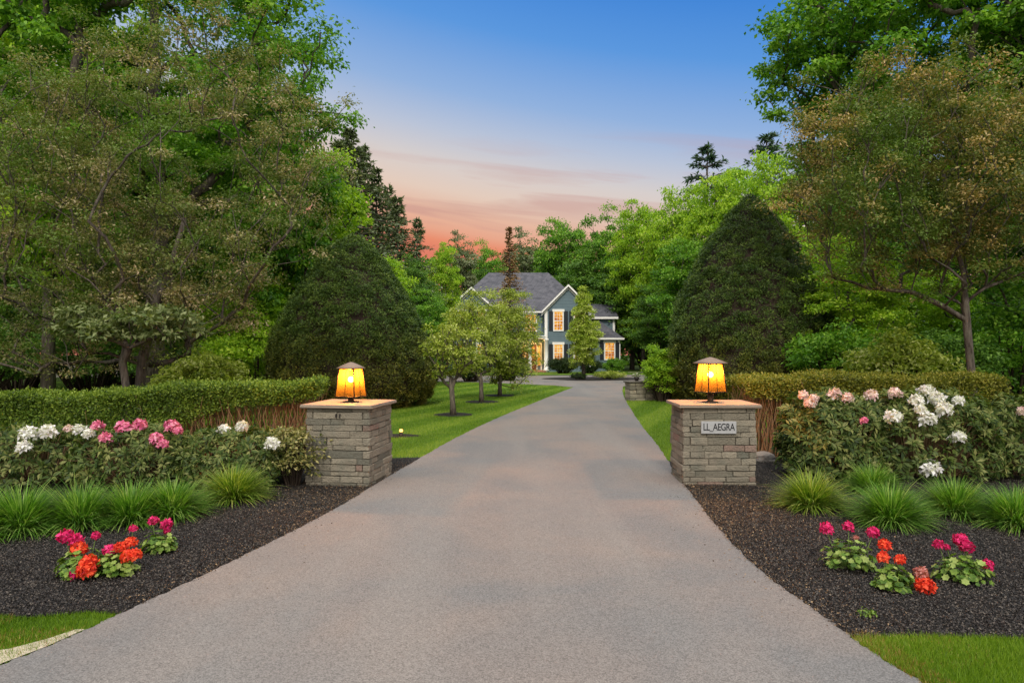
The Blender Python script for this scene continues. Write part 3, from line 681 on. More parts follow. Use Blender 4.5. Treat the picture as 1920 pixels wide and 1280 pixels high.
# ------------------------------------------------------------------ hedges
def hedge(name, a, b, depth, h0, h1, label, seed, mat, n_leaf, bare=None, zone=(0, 1), yel=(.8, 1.3), L=.045, W=.024):
    """hedge along a->b with local origin at a"""
    rng = RNG(seed); root = empty(name, (a[0], a[1], 0), label, 'hedge'); ax = np.array([b[0]-a[0], b[1]-a[1], 0.0]); Ln = np.linalg.norm(ax); ax /= Ln; ay = np.array([-ax[1], ax[0], 0])
    def place(s, t_, z): return s[:, None]*ax+t_[:, None]*ay+np.stack([z*0, z*0, z], 1)
    def lowf(s): 
        return np.interp(s/Ln, [q[0] for q in bare], [q[1] for q in bare])
    n = n_leaf; s = rng.uniform(-.05, Ln+.05, n); top = rng.random(n) < .45
    H = h0+(h1-h0)*s/Ln+.035*np.sin(s*2.1+seed)+.02*np.sin(s*5.3)+.02*rng.normal(size=n)
    t_ = np.where(top, rng.uniform(-depth/2, depth/2, n), -depth/2*(1-.12*rng.random(n)**1.0)+.03*np.sin(s*4+seed))
    t_ = np.where(~top & (rng.random(n) < .25), -t_, t_)
    u = rng.random(n)**1.3; low = lowf(s)
    z = np.where(top, H-.12*rng.random(n)**2, H-(H-H*low)*u)
    edge = np.abs(t_)/(depth/2); z = z-np.where(z > H-.15, .09*np.clip(edge-.55, 0, 1)**1.5*2, 0)
    p = place(s, t_, z)+rng.normal(size=(n, 3))*.025
    outn = np.where(top, 0, np.sign(t_))[:, None]*ay
    d = nrm(outn*.7+np.array([0, 0, .75])+rng.normal(size=(n, 3))*.5); nn = nrm(outn*.5+np.array([0, 0, .5])+rng.normal(size=(n, 3))*.6); sc = rng.uniform(.6, 1.3, n)
    cl = .4+.4*np.sin(s*6.0+t_*5)*np.sin(z*9+s*3)+np.where(top, .35, -.1)+.5*np.clip((s/Ln-yel[0])/(yel[1]-yel[0]), 0, 1)  # tint shifted yellow at the pillar end, lantern glow put into the colour
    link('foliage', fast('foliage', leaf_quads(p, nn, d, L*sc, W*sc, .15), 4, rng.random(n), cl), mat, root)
    bm = bmesh.new(); ns = int(Ln*70)
    for i in range(ns):
        s0 = rng.uniform(0, Ln) if i % 2 else rng.uniform(*zone)*Ln; t0 = rng.uniform(-depth*.42, depth*.35); hh = (h0+(h1-h0)*s0/Ln)*rng.uniform(.75, .97)
        p0 = ax*s0+ay*t0; p0[2] = 0; pts = [p0]
        for q in (.35, .7, 1.0):
            pts.append(ax*(s0+rng.normal()*.07)+ay*(t0+(-.03 if t0 < 0 else .03)*q*3+rng.normal()*.04)+np.array([0, 0, hh*q]))
        tube_into(bm, pts, [.009, .007, .005, .003], 4, False)
    bm_obj('stems', bm, M['twig'], root); return root
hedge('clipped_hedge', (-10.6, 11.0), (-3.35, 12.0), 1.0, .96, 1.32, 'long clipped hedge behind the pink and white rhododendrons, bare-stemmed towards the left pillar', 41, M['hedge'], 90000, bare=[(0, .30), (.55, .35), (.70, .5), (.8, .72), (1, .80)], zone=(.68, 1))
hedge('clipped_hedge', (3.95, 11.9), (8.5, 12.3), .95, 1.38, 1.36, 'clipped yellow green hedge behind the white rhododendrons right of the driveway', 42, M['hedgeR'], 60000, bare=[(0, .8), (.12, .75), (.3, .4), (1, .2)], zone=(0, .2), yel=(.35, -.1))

# ------------------------------------------------------------------ flowers, rhododendrons
def flower_head(parent, loc, r, mat, seed, nf=15, dome=.75, petal=.5):
    """dome of five-petalled florets"""
    rng = RNG(seed); P_, D_, N_, L_ = [], [], [], []; cl = []
    for i in range(nf):
        f = (i+.5)/nf; ph = i*2.39996; ct = 1-f*(1+dome*.55); st = math.sqrt(max(0, 1-ct*ct))
        n0 = np.array([math.cos(ph)*st, math.sin(ph)*st, ct]); c0 = n0*r*.62*rng.uniform(.85, 1.15); tv = rng.random()
        x = nrm(np.cross(n0, [.3, .2, .9])[None])[0]; y = np.cross(n0, x)
        for j in range(5):
            a = 2*math.pi*j/5+tv*6; d = x*math.cos(a)+y*math.sin(a)+n0*.55
            P_.append(c0); D_.append(d); N_.append(n0-(x*math.cos(a)+y*math.sin(a))*.45+rng.normal(size=3)*.3); L_.append(r*petal*rng.uniform(.6, 1.35)); cl.append(tv)
    L_ = np.array(L_); V = leaf_quads(np.array(P_), nrm(np.array(N_)), nrm(np.array(D_)), L_, L_*.6, .12, .1)
    return link('flower_head', fast('flower_head', V, 4, rng.random(len(L_)), np.array(cl)), mat, parent, loc)
def rhodo(px0, px1, d, top_py, label, seed, heads, depth=.8, nros=260, base_h=.12, L=.088, green=None):
    """spreading broad-leaved shrub between photo columns px0..px1"""
    rng = RNG(seed); x0 = (px0-960)/F*d; x1 = (px1-960)/F*d; cx = (x0+x1)/2; rx = (x1-x0)/2
    root = empty('rhododendron', (cx, d, 0), label, 'flowering shrub', 'rhododendron bushes in the mulch beds')
    H = CH+(HZ-top_py)/F*d
    n = nros; u = rng.uniform(-1, 1, n*4); v = rng.uniform(-1, 1, n*4); w = rng.random(n*4)
    q = (np.abs(u)**3+np.abs(v)**2.4+w**3.5)                    # boxy dome
    keep = (q < 1.08)&(q > .62); u, v, w = u[keep][:n], v[keep][:n], w[keep][:n]; n = len(u)
    back = rng.random(n) < .35
    C = np.stack([u*rx, np.where(v > .35, v*.5, v)*depth, base_h+w*(H-base_h)+.03*rng.normal(size=n)], 1)
    outd = nrm(np.stack([u*.6, v*1.1-.15, .35+w*.9], 1)+rng.normal(size=(n, 3))*.25)
    k = 11; o = np.repeat(outd, k, 0); c = np.repeat(C, k, 0)
    x = nrm(np.cross(o, [.2, .3, .93])); y = np.cross(o, x); a = np.tile(np.arange(k)*2*math.pi/k*2.6, n)[:, None]+np.repeat(rng.random(n)*6, k)[:, None]
    side = x*np.cos(a)+y*np.sin(a); elev = rng.uniform(-.15, .75, size=(n*k, 1)); d_ = nrm(side+o*elev+np.array([0, 0, -.12])); fn = nrm(o-side*elev+rng.normal(size=d_.shape)*.15)
    s = rng.uniform(.6, 1.2, n*k)*L*np.repeat(rng.uniform(.75, 1.15, n), k)
    V = leaf_quads(c+d_*.012, fn, d_, s, s*.33, .12, .18)
    link('foliage', fast('foliage', V, 4, rng.random(n*k), np.repeat(rng.random(n), k)), M['rhodo'], root)
    bm = bmesh.new()
    for i in range(0, n, 3):
        c0 = Vector(C[i]); b0 = Vector((c0.x*.45, c0.y*.4+.1, 0)); mid = b0.lerp(c0, .55)+Vector((0, 0, .05))+Vector(rng.normal(size=3)*.03)
        tube_into(bm, [b0, mid, c0], [.011, .007, .004], 4, False)
    bm_obj('branches', bm, M['twig'], root)
    for i, (hx, hy, rpx, mt) in enumerate(heads):
        dd = d-depth*(.42 if hy < top_py+10 else .72 if hy < top_py+32 else .98); p = P(hx, hy, dd); flower_head(root, (p.x-cx, p.y-d, p.z), rpx/F*dd*.93, M[mt], seed*50+i, 26)
    return root
RH = [
 (-75, 175, 9.35, 800, 'leftmost rhododendron with big white flower heads at the left photo edge', 51, [(52, 815, 19, 'white'), (46, 838, 16, 'white'), (90, 811, 18, 'white'), (128, 804, 10, 'blush'), (148, 806, 14, 'white'), (166, 814, 13, 'white')]),
 (150, 370, 9.35, 798, 'rhododendron covered in pink flower heads', 52, [(183, 801, 15, 'pink'), (198, 822, 15, 'pink'), (231, 803, 17, 'pink'), (262, 799, 17, 'pink'), (322, 800, 16, 'pink'), (334, 808, 11, 'pink'), (293, 822, 15, 'pink'), (306, 833, 12, 'pink')]),
 (340, 545, 9.45, 806, 'leafy rhododendron with a few white flower heads next to the left pillar', 53, [(420, 806, 14, 'white'), (453, 801, 15, 'white'), (510, 832, 16, 'white')]),
 (1465, 1635, 10.0, 736, 'rhododendron with blush flower heads next to the right pillar', 54, [(1507, 742, 12, 'blush'), (1526, 748, 12, 'blush'), (1518, 757, 14, 'blush'), (1566, 741, 16, 'blush'), (1590, 747, 13, 'blush'), (1620, 789, 9, 'pink')]),
 (1600, 1860, 10.0, 734, 'rhododendron with a large cluster of white flower heads', 55, [(1633, 742, 15, 'blush'), (1678, 738, 15, 'blush'), (1736, 734, 17, 'white'), (1718, 752, 16, 'white'), (1757, 750, 18, 'white'), (1726, 769, 13, 'white'), (1771, 768, 18, 'white'), (1739, 786, 19, 'white'), (1797, 752, 13, 'white'), (1675, 783, 19, 'white'), (1795, 820, 17, 'white'), (1743, 880, 22, 'white')]),
 (1825, 2080, 10.0, 742, 'leafy rhododendron with one pink flower head at the right photo edge', 56, [(1918, 772, 12, 'blush')]),
]
for a_ in RH: rhodo(*a_, L=(.102 if a_[2] > 9.9 else .088), nros=(800 if a_[2] > 9.9 else 620), depth=.72)
# small leafy shrub at the left pillar's foot
def clumpshrub(name, loc, rx, ry, h, label, seed, mat, n=60, k=60, L=.05, W=.03, cr=.12, cat='shrub', group=None, zlo=.25, stems=True):
    rng = RNG(seed); root = empty(name, loc, label, cat, group)
    C = env_clumps(rng, n, (0, 0, h*.55), (rx*.9, ry*.9, h*.42), lo=.55); C[:, 2] = np.clip(C[:, 2], h*.08, h)
    V, ti, cl = clump_leaves(rng, C, np.full(len(C), cr)*rng.uniform(.7, 1.3, len(C)), k, L, W, flat=.8)
    link('foliage', fast('foliage', V, 4, ti, cl), mat, root)
    if stems:
        bm = bmesh.new()
        for i in range(0, len(C), 2):
            c0 = Vector(C[i]); b0 = Vector((c0.x*.35, c0.y*.35, 0)); tube_into(bm, [b0, b0.lerp(c0, .5)+Vector((0, 0, h*.06)), c0], [.016*h+.004, .01*h+.003, .003], 4, False)
        bm_obj('stems', bm, M['twigdark'], root)
    return root
clumpshrub('leafy_shrub', (-2.95, 9.25, 0), .42, .38, .84, 'small pale leaved shrub against the left side of the left pillar', 61, M['bronzeleaf'], 80, 34, .055, .024, .11)

# ornamental sedge clumps
def sedge(seed, mat, n=2100, Lm=.50):
    rng = RNG(seed); root = empty('ornamental_grass', (0, 0, 0)); segs = 6
    a = rng.random(n)*2*math.pi; r0 = rng.random(n)**.6*.10; e0 = np.radians(rng.uniform(18, 92, n)); L = Lm*rng.uniform(.6, 1.15, n)*(1-.12*np.sin(e0)); bend = np.radians(rng.uniform(15, 85, n)); w = rng.uniform(.0030, .0062, n)
    stray = rng.random(n) < .05; L = np.where(stray, L*1.3, L); tw = rng.normal(size=n)*.5
    P0 = np.stack([r0*np.cos(a), r0*np.sin(a), a*0], 1); quads = []; side = np.stack([-np.sin(a), np.cos(a), a*0], 1)
    for i in range(segs):
        f0, f1 = i/segs, (i+1)/segs; e = e0-bend*((f0+f1)/2)**1.5; aa = a+tw*f0*.5
        P1 = P0+np.stack([np.cos(e)*np.cos(aa), np.cos(e)*np.sin(aa), np.sin(e)], 1)*(L/segs)[:, None]; P1[:, 2] = np.maximum(P1[:, 2], .004)
        w0 = w*(1-f0**2.5); w1 = w*(1-f1**2.5)+.0003
        quads.append(np.stack([P0-side*w0[:, None], P0+side*w0[:, None], P1+side*w1[:, None], P1-side*w1[:, None]], 1)); P0 = P1
    V = np.concatenate(quads); ti = np.tile(rng.random(n), segs); cl = np.tile(rng.random(n), segs)
    link('blades', fast('blades', V, 4, ti, cl), mat, root); return root
sg = [sedge(71, M['ograss']), sedge(72, M['ograss']), sedge(73, M['ograssY'])]
SED = [(438, 940, 2, 1.02, 'round yellow green grass clump nearest the left pillar'), (322, 972, 1, 1.0, 'green grass clump second from the left pillar'), (245, 982, 0, 1.0, 'green grass clump behind the red geraniums, third from the left pillar'),
  (150, 990, 1, 1.05, 'dense green grass clump left of the geraniums, fourth from the left pillar'), (40, 1000, 0, 1.1, 'green grass clump fifth from the left pillar, beside the photo edge'), (-50, 1010, 1, 1.1, 'green grass clump cut by the left photo edge'),
  (1521, 955, 2, 1.0, 'round yellow green grass clump nearest the right pillar'), (1636, 925, 1, .85, 'small grass clump half hidden behind the second front clump right of the pillar'), (1670, 985, 0, 1.02, 'green grass clump behind the orange geraniums on the right'),
  (1792, 968, 1, .98, 'dark green grass clump under the rhododendrons, second from the right photo edge'), (1905, 990, 0, 1.0, 'green grass clump cut by the right photo edge')]
for i, (px, py, k_, s_, lab) in enumerate(SED):
    o = copy_thing(sg[k_], G(px, py, .02), rz=i*1.3, scale=(s_*1.02, s_*1.02, s_*.94)); tag(o, lab, 'ornamental grass', 'ornamental grass clumps in the mulch beds')
for o in sg:
    for ch in list(o.children): bpy.data.objects.remove(ch)
    bpy.data.objects.remove(o)

# geraniums
def geranium(px, py, wpx, hpx, label, seed, heads):
    rng = RNG(seed); b = G(px, py, .02); d = b.y; sc = d/F; r = wpx*sc/2; h = hpx*sc
    root = empty('geranium', b, label, 'flowering plant', 'geraniums in the mulch beds'); n = 190
    # rounded scalloped leaves as small fans of quads
    u = nrm(rng.normal(size=(n, 3))); u[:, 2] = np.abs(u[:, 2]); C = u*rng.uniform(.45, 1, (n, 1))*np.array([r*.98, r*.8, h*.92])+np.array([0, 0, .02])
    on = nrm(u*np.array([.9, .9, .6])+np.array([0, 0, .7])+rng.normal(size=(n, 3))*.3); x = nrm(np.cross(on, [.3, .9, .1])); y = np.cross(on, x)
    Q, T, CL = [], [], []; lr = rng.uniform(.018, .034, n)[:, None]; tv = rng.random(n); ph = rng.random(n)*6
    for j in range(6):
        a0 = (ph+j*1.0)[:, None]; d_ = x*np.cos(a0)+y*np.sin(a0)
        Q.append(leaf_quads(C, nrm(on-d_*.25), d_, lr[:, 0]*1.05, lr[:, 0]*.98, .0)); T.append(np.clip(tv+rng.normal(size=n)*.12, 0, 1)); CL.append(tv)
    link('foliage', fast('foliage', np.concatenate(Q), 4, np.concatenate(T), np.concatenate(CL)), M['gera'], root)
    bm = bmesh.new()
    for i in range(0, n, 2): tube_into(bm, [(C[i][0]*.2, C[i][1]*.2, 0), (C[i][0]*.7, C[i][1]*.7, C[i][2]*.75), tuple(C[i])], [.003, .002, .0015], 4, False)
    hp = []
    for i, (hx, hy, rp, mt, dd) in enumerate(heads):
        p = P(hx, hy, d+dd)-b; hp.append(p); tube_into(bm, [(p.x*.35, p.y*.35, .03), (p.x*.8, p.y*.8, p.z*.6), (p.x, p.y, p.z-.005)], [.003, .0028, .0025], 5, False)
    bm_obj('stems', bm, M['stem'], root)
    for i, (hx, hy, rp, mt, dd) in enumerate(heads): flower_head(root, hp[i], rp*sc, M[mt], seed*40+i, 26, 1.0, .46)
    return root
geranium(150, 1085, 96, 56, 'leftmost geranium with a big scarlet and magenta bunch of flowers', 81, [(124, 1006, 17, 'magenta', .1), (143, 1013, 15, 'magenta', .08), (148, 1030, 17, 'orange', 0), (167, 1056, 19, 'orange', -.08), (160, 1071, 19, 'orange', -.12), (138, 1078, 14, 'magenta', -.1), (180, 1004, 10, 'magenta', .15)])
geranium(218, 1082, 90, 48, 'middle geranium of the left bed with scarlet flowers on its right side', 82, [(206, 1032, 14, 'magenta', 0), (226, 1026, 13, 'orange', 0), (246, 1017, 13, 'orange', .05), (240, 1042, 16, 'orange', -.05), (253, 1040, 14, 'orange', -.04), (250, 991, 9, 'magenta', .15)])
geranium(298, 1040, 72, 40, 'right hand geranium of the left bed with crimson flowers above it', 83, [(287, 977, 11, 'magenta', .08), (312, 983, 13, 'magenta', .05), (313, 995, 8, 'magenta', .05)])
geranium(1592, 1070, 108, 58, 'wide geranium of the right bed with three magenta flowers standing behind it', 84, [(1550, 991, 15, 'magenta', .1), (1591, 987, 12, 'magenta', .1), (1637, 998, 13, 'magenta', .06), (1605, 1008, 6, 'faded', .02)])
geranium(1674, 1110, 76, 46, 'small middle geranium of the right bed with orange flowers around it', 85, [(1659, 1022, 14, 'orange', .1), (1656, 1044, 13, 'orange', .04), (1688, 1049, 12, 'orange', .04), (1728, 1074, 15, 'faded', -.02), (1734, 1098, 20, 'orange', -.08)])
geranium(1806, 1092, 112, 52, 'rightmost geranium with a double magenta flower on top', 86, [(1760, 1020, 11, 'magenta', .05), (1776, 1026, 7, 'magenta', .05), (1801, 1012, 15, 'magenta', .03), (1812, 1024, 15, 'magenta', .0), (1852, 1059, 12, 'magenta', 0)])
clumpshrub('weed_tuft', G(1626, 1162, .02), .06, .06, .05, 'tiny yellow green weed alone in the mulch below the right geraniums', 87, M['gera'], 14, 8, .018, .012, .018, 'plant', stems=False)

# ------------------------------------------------------------------ spot light in the lawn, low wall, potted plant, rocks
s0 = G(752, 818, .01)
root = empty('garden_spotlight', s0, 'small glowing garden spotlight in the lawn behind the left pillar', 'garden light')
bm = bmesh.new(); lathe_into(bm, [(.05, 0), (.05, .03), (.035, .04), (.03, .09)], 14); bm_obj('housing', bm, M['bronze'], root)
bm = bmesh.new(); lathe_into(bm, [(.028, .091), (.04, .12), (.03, .14), (.01, .15)], 14); bm_obj('lens', bm, M['warm'], root)
ld = bpy.data.lights.new('spot_glow', 'POINT'); ld.energy = 1.6; ld.color = (1, .5, .15); ld.shadow_soft_size = .04
lo = bpy.data.objects.new('spot_glow', ld); COL.objects.link(lo); lo.parent = root; lo.location = (0, 0, .22)
disc('mulch_bed', s0.x-.1, s0.y, .5, .32, .019, M['mulch'], seed=8)

def rockmesh(rng, r, sub=2):
    bm = bmesh.new(); bmesh.ops.create_icosphere(bm, subdivisions=sub, radius=1)
    ph = rng.random(6)*6
    for v in bm.verts:
        f = 1+.14*math.sin(v.co.x*2.5+ph[0])+.10*math.sin(v.co.y*4+ph[1])+.09*math.sin(v.co.z*5+ph[2])+.03*rng.normal(); v.co = Vector((v.co.x*r[0], v.co.y*r[1], v.co.z*r[2]))*f
    return bm
def drywall(name, a, b, h, depth, label, seed, mat):
    rg = random.Random(seed); root = empty(name, (a[0], a[1], 0), label, 'wall'); ax = Vector((b[0]-a[0], b[1]-a[1], 0)); Ln = ax.length; ang = math.atan2(ax.y, ax.x)
    bm = bmesh.new(); z = 0; tints = []
    rot = Matrix.Rotation(ang, 4, 'Z')
    while z < h-.02:
        ch = min(rg.uniform(.1, .17), h-z); x = 0
        while x < Ln-.05:
            bl = min(rg.uniform(.18, .4), Ln-x); nb = len(bm.faces)
            box_into(bm, (x+.006, -depth/2-rg.uniform(0, .03), z+.005), (x+bl-.006, depth/2, z+ch-.004), rot=rot, bev=.015); tints += [rg.random()]*(len(bm.faces)-nb); x += bl
        z += ch
    for v in bm.verts: v.co += Vector([rg.uniform(-.008, .008) for _ in range(3)])
    me = bpy.data.meshes.new('stonework'); bm.to_mesh(me); bm.free(); at = me.attributes.new('tint', 'FLOAT', 'FACE'); at.data.foreach_set('value', tints)
    link('stonework', me, mat, root)
    bm = bmesh.new(); box_into(bm, (-.04, -depth/2-.05, h+.002), (Ln+.04, depth/2+.05, h+.05), rot=rot, bev=.01); bm_obj('cap', bm, M['mortar'], root)
    return root
drywall('low_stone_wall', (4.15, 24.6), (6.6, 25.2), .66, .45, 'low stone wall beside the driveway under the bright green bush', 91, M['stone'])
root = empty('potted_plant', (4.52, 24.75, .715), 'tiny dark pot of pale flowers standing on the low stone wall', 'potted plant')
bm = bmesh.new(); lathe_into(bm, [(.06, 0), (.09, .10), (.095, .14), (.08, .14)], 14); bm_obj('pot', bm, M['pot'], root)
rng = RNG(92); V, ti, cl = clump_leaves(rng, np.array([[0, 0, .19], [.08, 0, .16], [-.09, 0, .17]]), np.array([.09, .07, .07]), 40, .05, .03); link('foliage', fast('foliage', V, 4, ti, cl), M['dogwood'], root)
for i, q in enumerate(((0, -.03, .26), (.10, -.02, .2), (-.11, 0, .22))): flower_head(root, q, .05, M['white'], 930+i, 8)
o = bm_obj('boulder', rockmesh(RNG(94), (.2, .15, .10), 3), M['rock'], None, (4.15, 11.25, .06)); tag(o, 'grey boulder on the grass just behind the right pillar', 'boulder')
o = bm_obj('boulder', rockmesh(RNG(95), (.42, .35, .62), 3), M['rock'], None, G(116, 702, .2)); tag(o, 'upright pale boulder in the dark shade beyond the left hedge', 'boulder')
drywall('field_stone_wall', (-33, 46), (-20, 44), 1.1, .6, 'dark field stone wall in the woods at the far left', 96, M['rock'])

# bright green round bush and other shrubs
clumpshrub('round_bush', (5.35, 24.2, 0), .72, .75, 1.95, 'bright green rounded bush beside the right clipped evergreen', 101, M['lime'], 150, 150, .055, .032, .19)
clumpshrub('green_shrub', (4.0, 52.6, 0), 1.3, .8, 1.15, 'wide dark foundation shrub under the gable window', 102, M['box'], 120, 90, .09, .05, .25, group='foundation shrubs')
clumpshrub('green_shrub', (6.0, 52.8, 0), .9, .8, 1.1, 'dark foundation shrub behind the columnar tree', 103, M['box'], 90, 90, .09, .05, .25, group='foundation shrubs')
clumpshrub('green_shrub', (7.9, 53.4, 0), .95, .8, 1.1, 'lighter foundation shrub under the wing window', 104, M['maple'], 90, 90, .09, .05, .25, group='foundation shrubs')
clumpshrub('low_shrub', (6.0, 41.8, .05), 1.05, .7, .42, 'low spreading yellow green shrub on the mulch island', 105, M['small'], 80, 70, .06, .035, .16)
clumpshrub('low_shrub', (4.0, 41.3, .05), .45, .4, .32, 'small dark tuft left on the mulch island', 106, M['box'], 30, 60, .06, .035, .13)
clumpshrub('pale_shrub', (.75, 45.5, .03), .55, .5, 1.1, 'pale leaved shrub in front of the porch', 107, M['dogwood'], 50, 40, .08, .04, .18)
clumpshrub('evergreen_shrub', (-2.4, 38.8, 0), 1.2, .9, 1.7, 'dark evergreen shrub behind the first small lawn tree', 108, M['box'], 110, 80, .09, .05, .26)
clumpshrub('evergreen_shrub', (-.2, 40.3, 0), 1.1, .9, 1.9, 'dark evergreen shrub behind the third small lawn tree', 109, M['box'], 110, 80, .09, .05, .26)
clumpshrub('green_shrub', (-4.6, 36.6, 0), 1.3, 1.0, 2.0, 'deep green shrub between the clipped evergreen and the lawn trees', 110, M['dark'], 110, 90, .10, .05, .3)

# ------------------------------------------------------------------ small lawn trees, columnar tree
def smalltree(trunk_px, base_py, lean_px, crown, label, seed, n=70, k=150, cr=.26, fork=True):
    rng = RNG(seed); b = G(trunk_px, base_py, 0); d = b.y; cx, cy_, rx, rz = crown; c = P(cx, cy_, d)-b; sx = d/F
    th = 1.0; lean = lean_px*sx
    trunk = [(0, 0, -.02), (lean*.25, 0, th*.4), (lean*.6, .05, th*.75), (lean, .05, th*1.05)]
    return broadleaf('lawn_tree', rng, [((c.x, 0, c.z), (rx*sx, rx*sx, rz*sx), 1.0, dict(lo=.25))], trunk, .075, n, cr, k, .075, .04, M['small'], M['bark_l'], b, label, group='small trees on the left lawn', flat=.8)
smalltree(850, 778, -6, (848, 655, 52, 62), 'first small pale leaved lawn tree, with the forked trunk nearest the camera', 121, n=70, k=85, cr=.24)
smalltree(903, 754, -2, (888, 630, 58, 78), 'middle small lawn tree with the straight trunk', 122, n=100, k=130, cr=.30)
smalltree(937, 742, 2, (950, 638, 56, 92), 'third and fullest small lawn tree in front of the porch', 123, n=150, k=170, cr=.36)
disc('mulch_bed', G(850, 778).x, G(850, 778).y, .55, .6, .02, M['mulch'], seed=1); disc('mulch_bed', G(903, 754).x, G(903, 754).y, .6, .7, .02, M['mulch'], seed=2); disc('mulch_bed', G(937, 742).x, G(937, 742).y, .6, .8, .02, M['mulch'], seed=3)
rng = RNG(125)
def col_shape(p): 
    z = p[:, 2]; f = np.clip((z-1.0)/4.5, 0, 1); s = (1-f)**.8*.75+.28; p[:, 0] *= s; p[:, 1] *= s; return p
broadleaf('columnar_tree', rng, [((0, 0, 3.0), (1.15, 1.15, 2.55), 1.0, dict(lo=.3, shape=col_shape, zmin=.7))], [(0, 0, 0), (0, 0, 1.2), (0, 0, 3), (0, 0, 5.0)], .10, 230, .24, 150, .085, .05, M['column'], M['bark'], (4.35, 41.5, .05), 'bright narrow columnar tree on the mulch island before the gable', flat=1.1)

# ------------------------------------------------------------------ near big trees
rng = RNG(131)
trunk = [(0, 0, -.05), (-.02, 0, .8), (.05, .02, 1.6), (.25, .05, 2.6), (.6, .1, 3.6), (.9, .1, 4.6)]
def crabshape(p):
    lim = np.interp(p[:, 2], [1.5, 3.2, 4.8], [2.1, 2.5, 6]); p[:, 0] = np.where(p[:, 0] > lim, lim-np.abs(p[:, 0]-lim)*.6, p[:, 0]); return p
def bigcrab(loc, label, seed, envs, trunk, tr, n, cr, k, mat):
    rng = RNG(seed); return broadleaf('crabapple_tree', rng, envs, trunk, tr, n, cr, k, .056, .026, mat, M['bark'], loc, label, flat=.85, lo=.15)
bigcrab((-7.75, 14.2, 0), 'large spreading crabapple tree with brownish olive leaves behind the left hedge', 131,
  [((.7, 0, 5.2), (3.4, 2.4, 3.5), .55, dict(lo=.5, shape=crabshape)), ((-2.0, .2, 4.3), (2.9, 2.2, 3.3), .45, dict(lo=.5, zmin=1.2))], trunk, .10, 880, .36, 155, M['crab'])
trunkR = [(0, 0, -.05), (-.05, 0, .8), (-.12, .0, 1.6), (-.18, .02, 2.4), (-.22, .05, 3.3), (-.45, .05, 4.3), (-.6, .05, 5.2)]
bigcrab((8.85, 13.0, 0), 'russet and olive leaved crabapple tree with a lichened trunk behind the right rhododendrons', 132,
  [((-1.3, 0, 5.1), (2.45, 2.0, 2.15), .8, dict(lo=.4, zmin=2.7)), ((.6, .2, 5.1), (2.0, 2.0, 2.2), .2, dict(lo=.45))], trunkR, .072, 620, .34, 170, M['crab2'])

# ------------------------------------------------------------------ background tree prototypes (unit size: height ~1 -> scaled)
def proto_broad(kind, seed, mat, h=12.0, r=3.8, n=190, k=190, L=.20, W=.115, cr=.9, z0=.18, bark='bark', flat=.55):
    rng = RNG(seed); c = h*(1+z0)/2
    trunk = [(0, 0, -.1), (.1, 0, h*.18), (.0, .1, h*.36), (.1, 0, h*.55), (0, 0, h*.72)]
    return broadleaf(kind, rng, [((0, 0, c), (r, r, h*(1-z0)/2*.98), .8, dict(lo=.6)), ((0, 0, c*.95), (r*.7, r*.7, h*.3), .2, dict(lo=.2))], trunk, h*.018, n, cr, k, L, W, M[mat], M[bark], (0, -60, 0), None, flat=flat, lo=.35)
protos = {
 'maple': [proto_broad('maple_tree', 201, 'maple'), proto_broad('maple_tree', 202, 'maple')],
 'lime': [proto_broad('linden_tree', 203, 'lime'), proto_broad('linden_tree', 204, 'lime')],
 'dark': [proto_broad('oak_tree', 205, 'dark'), proto_broad('oak_tree', 206, 'dark')],
 'poplar': [proto_broad('poplar_tree', 207, 'poplar', r=2.4, n=150, k=120, cr=.7)],
}
protos['spruce'] = [conifer('spruce_tree', RNG(211), 12, 2.6, M['conifer'], M['bark'], (0, -60, 0), None, levels=44, per=6, k=26, irr=.55, droop=.1), conifer('spruce_tree', RNG(212), 12, 2.3, M['conifer'], M['bark'], (0, -60, 0), None, levels=40, per=6, k=24, irr=.6, droop=.05)]
protos['pine'] = [conifer('pine_tree', RNG(213), 12, 2.6, M['pine'], M['bark'], (0, -60, 0), None, levels=20, per=6, k=34, bare=.2, power=.7, droop=-.15, irr=.35, L=.34)]
PW = {'maple': 4.6, 'lime': 4.6, 'dark': 4.6, 'poplar': 3.1, 'spruce': 2.7, 'pine': 2.7}
PH = {'maple': 12.3, 'lime': 12.3, 'dark': 12.3, 'poplar': 12.2, 'spruce': 12.1, 'pine': 12.1}
def place(kind, px, top, wpx, d, label, var=0):
    z = CH+(HZ-top)/F*d; w = wpx/F*d/2; s = z/PH[kind]; sw = w/PW[kind]; src = protos[kind][var % len(protos[kind])]
    o = copy_thing(src, ((px-960)/F*d, d, 0), rz=(px*.37) % 6.28, scale=(sw, sw, s)); tag(o, label, 'tree', 'trees around the house and driveway'); return o
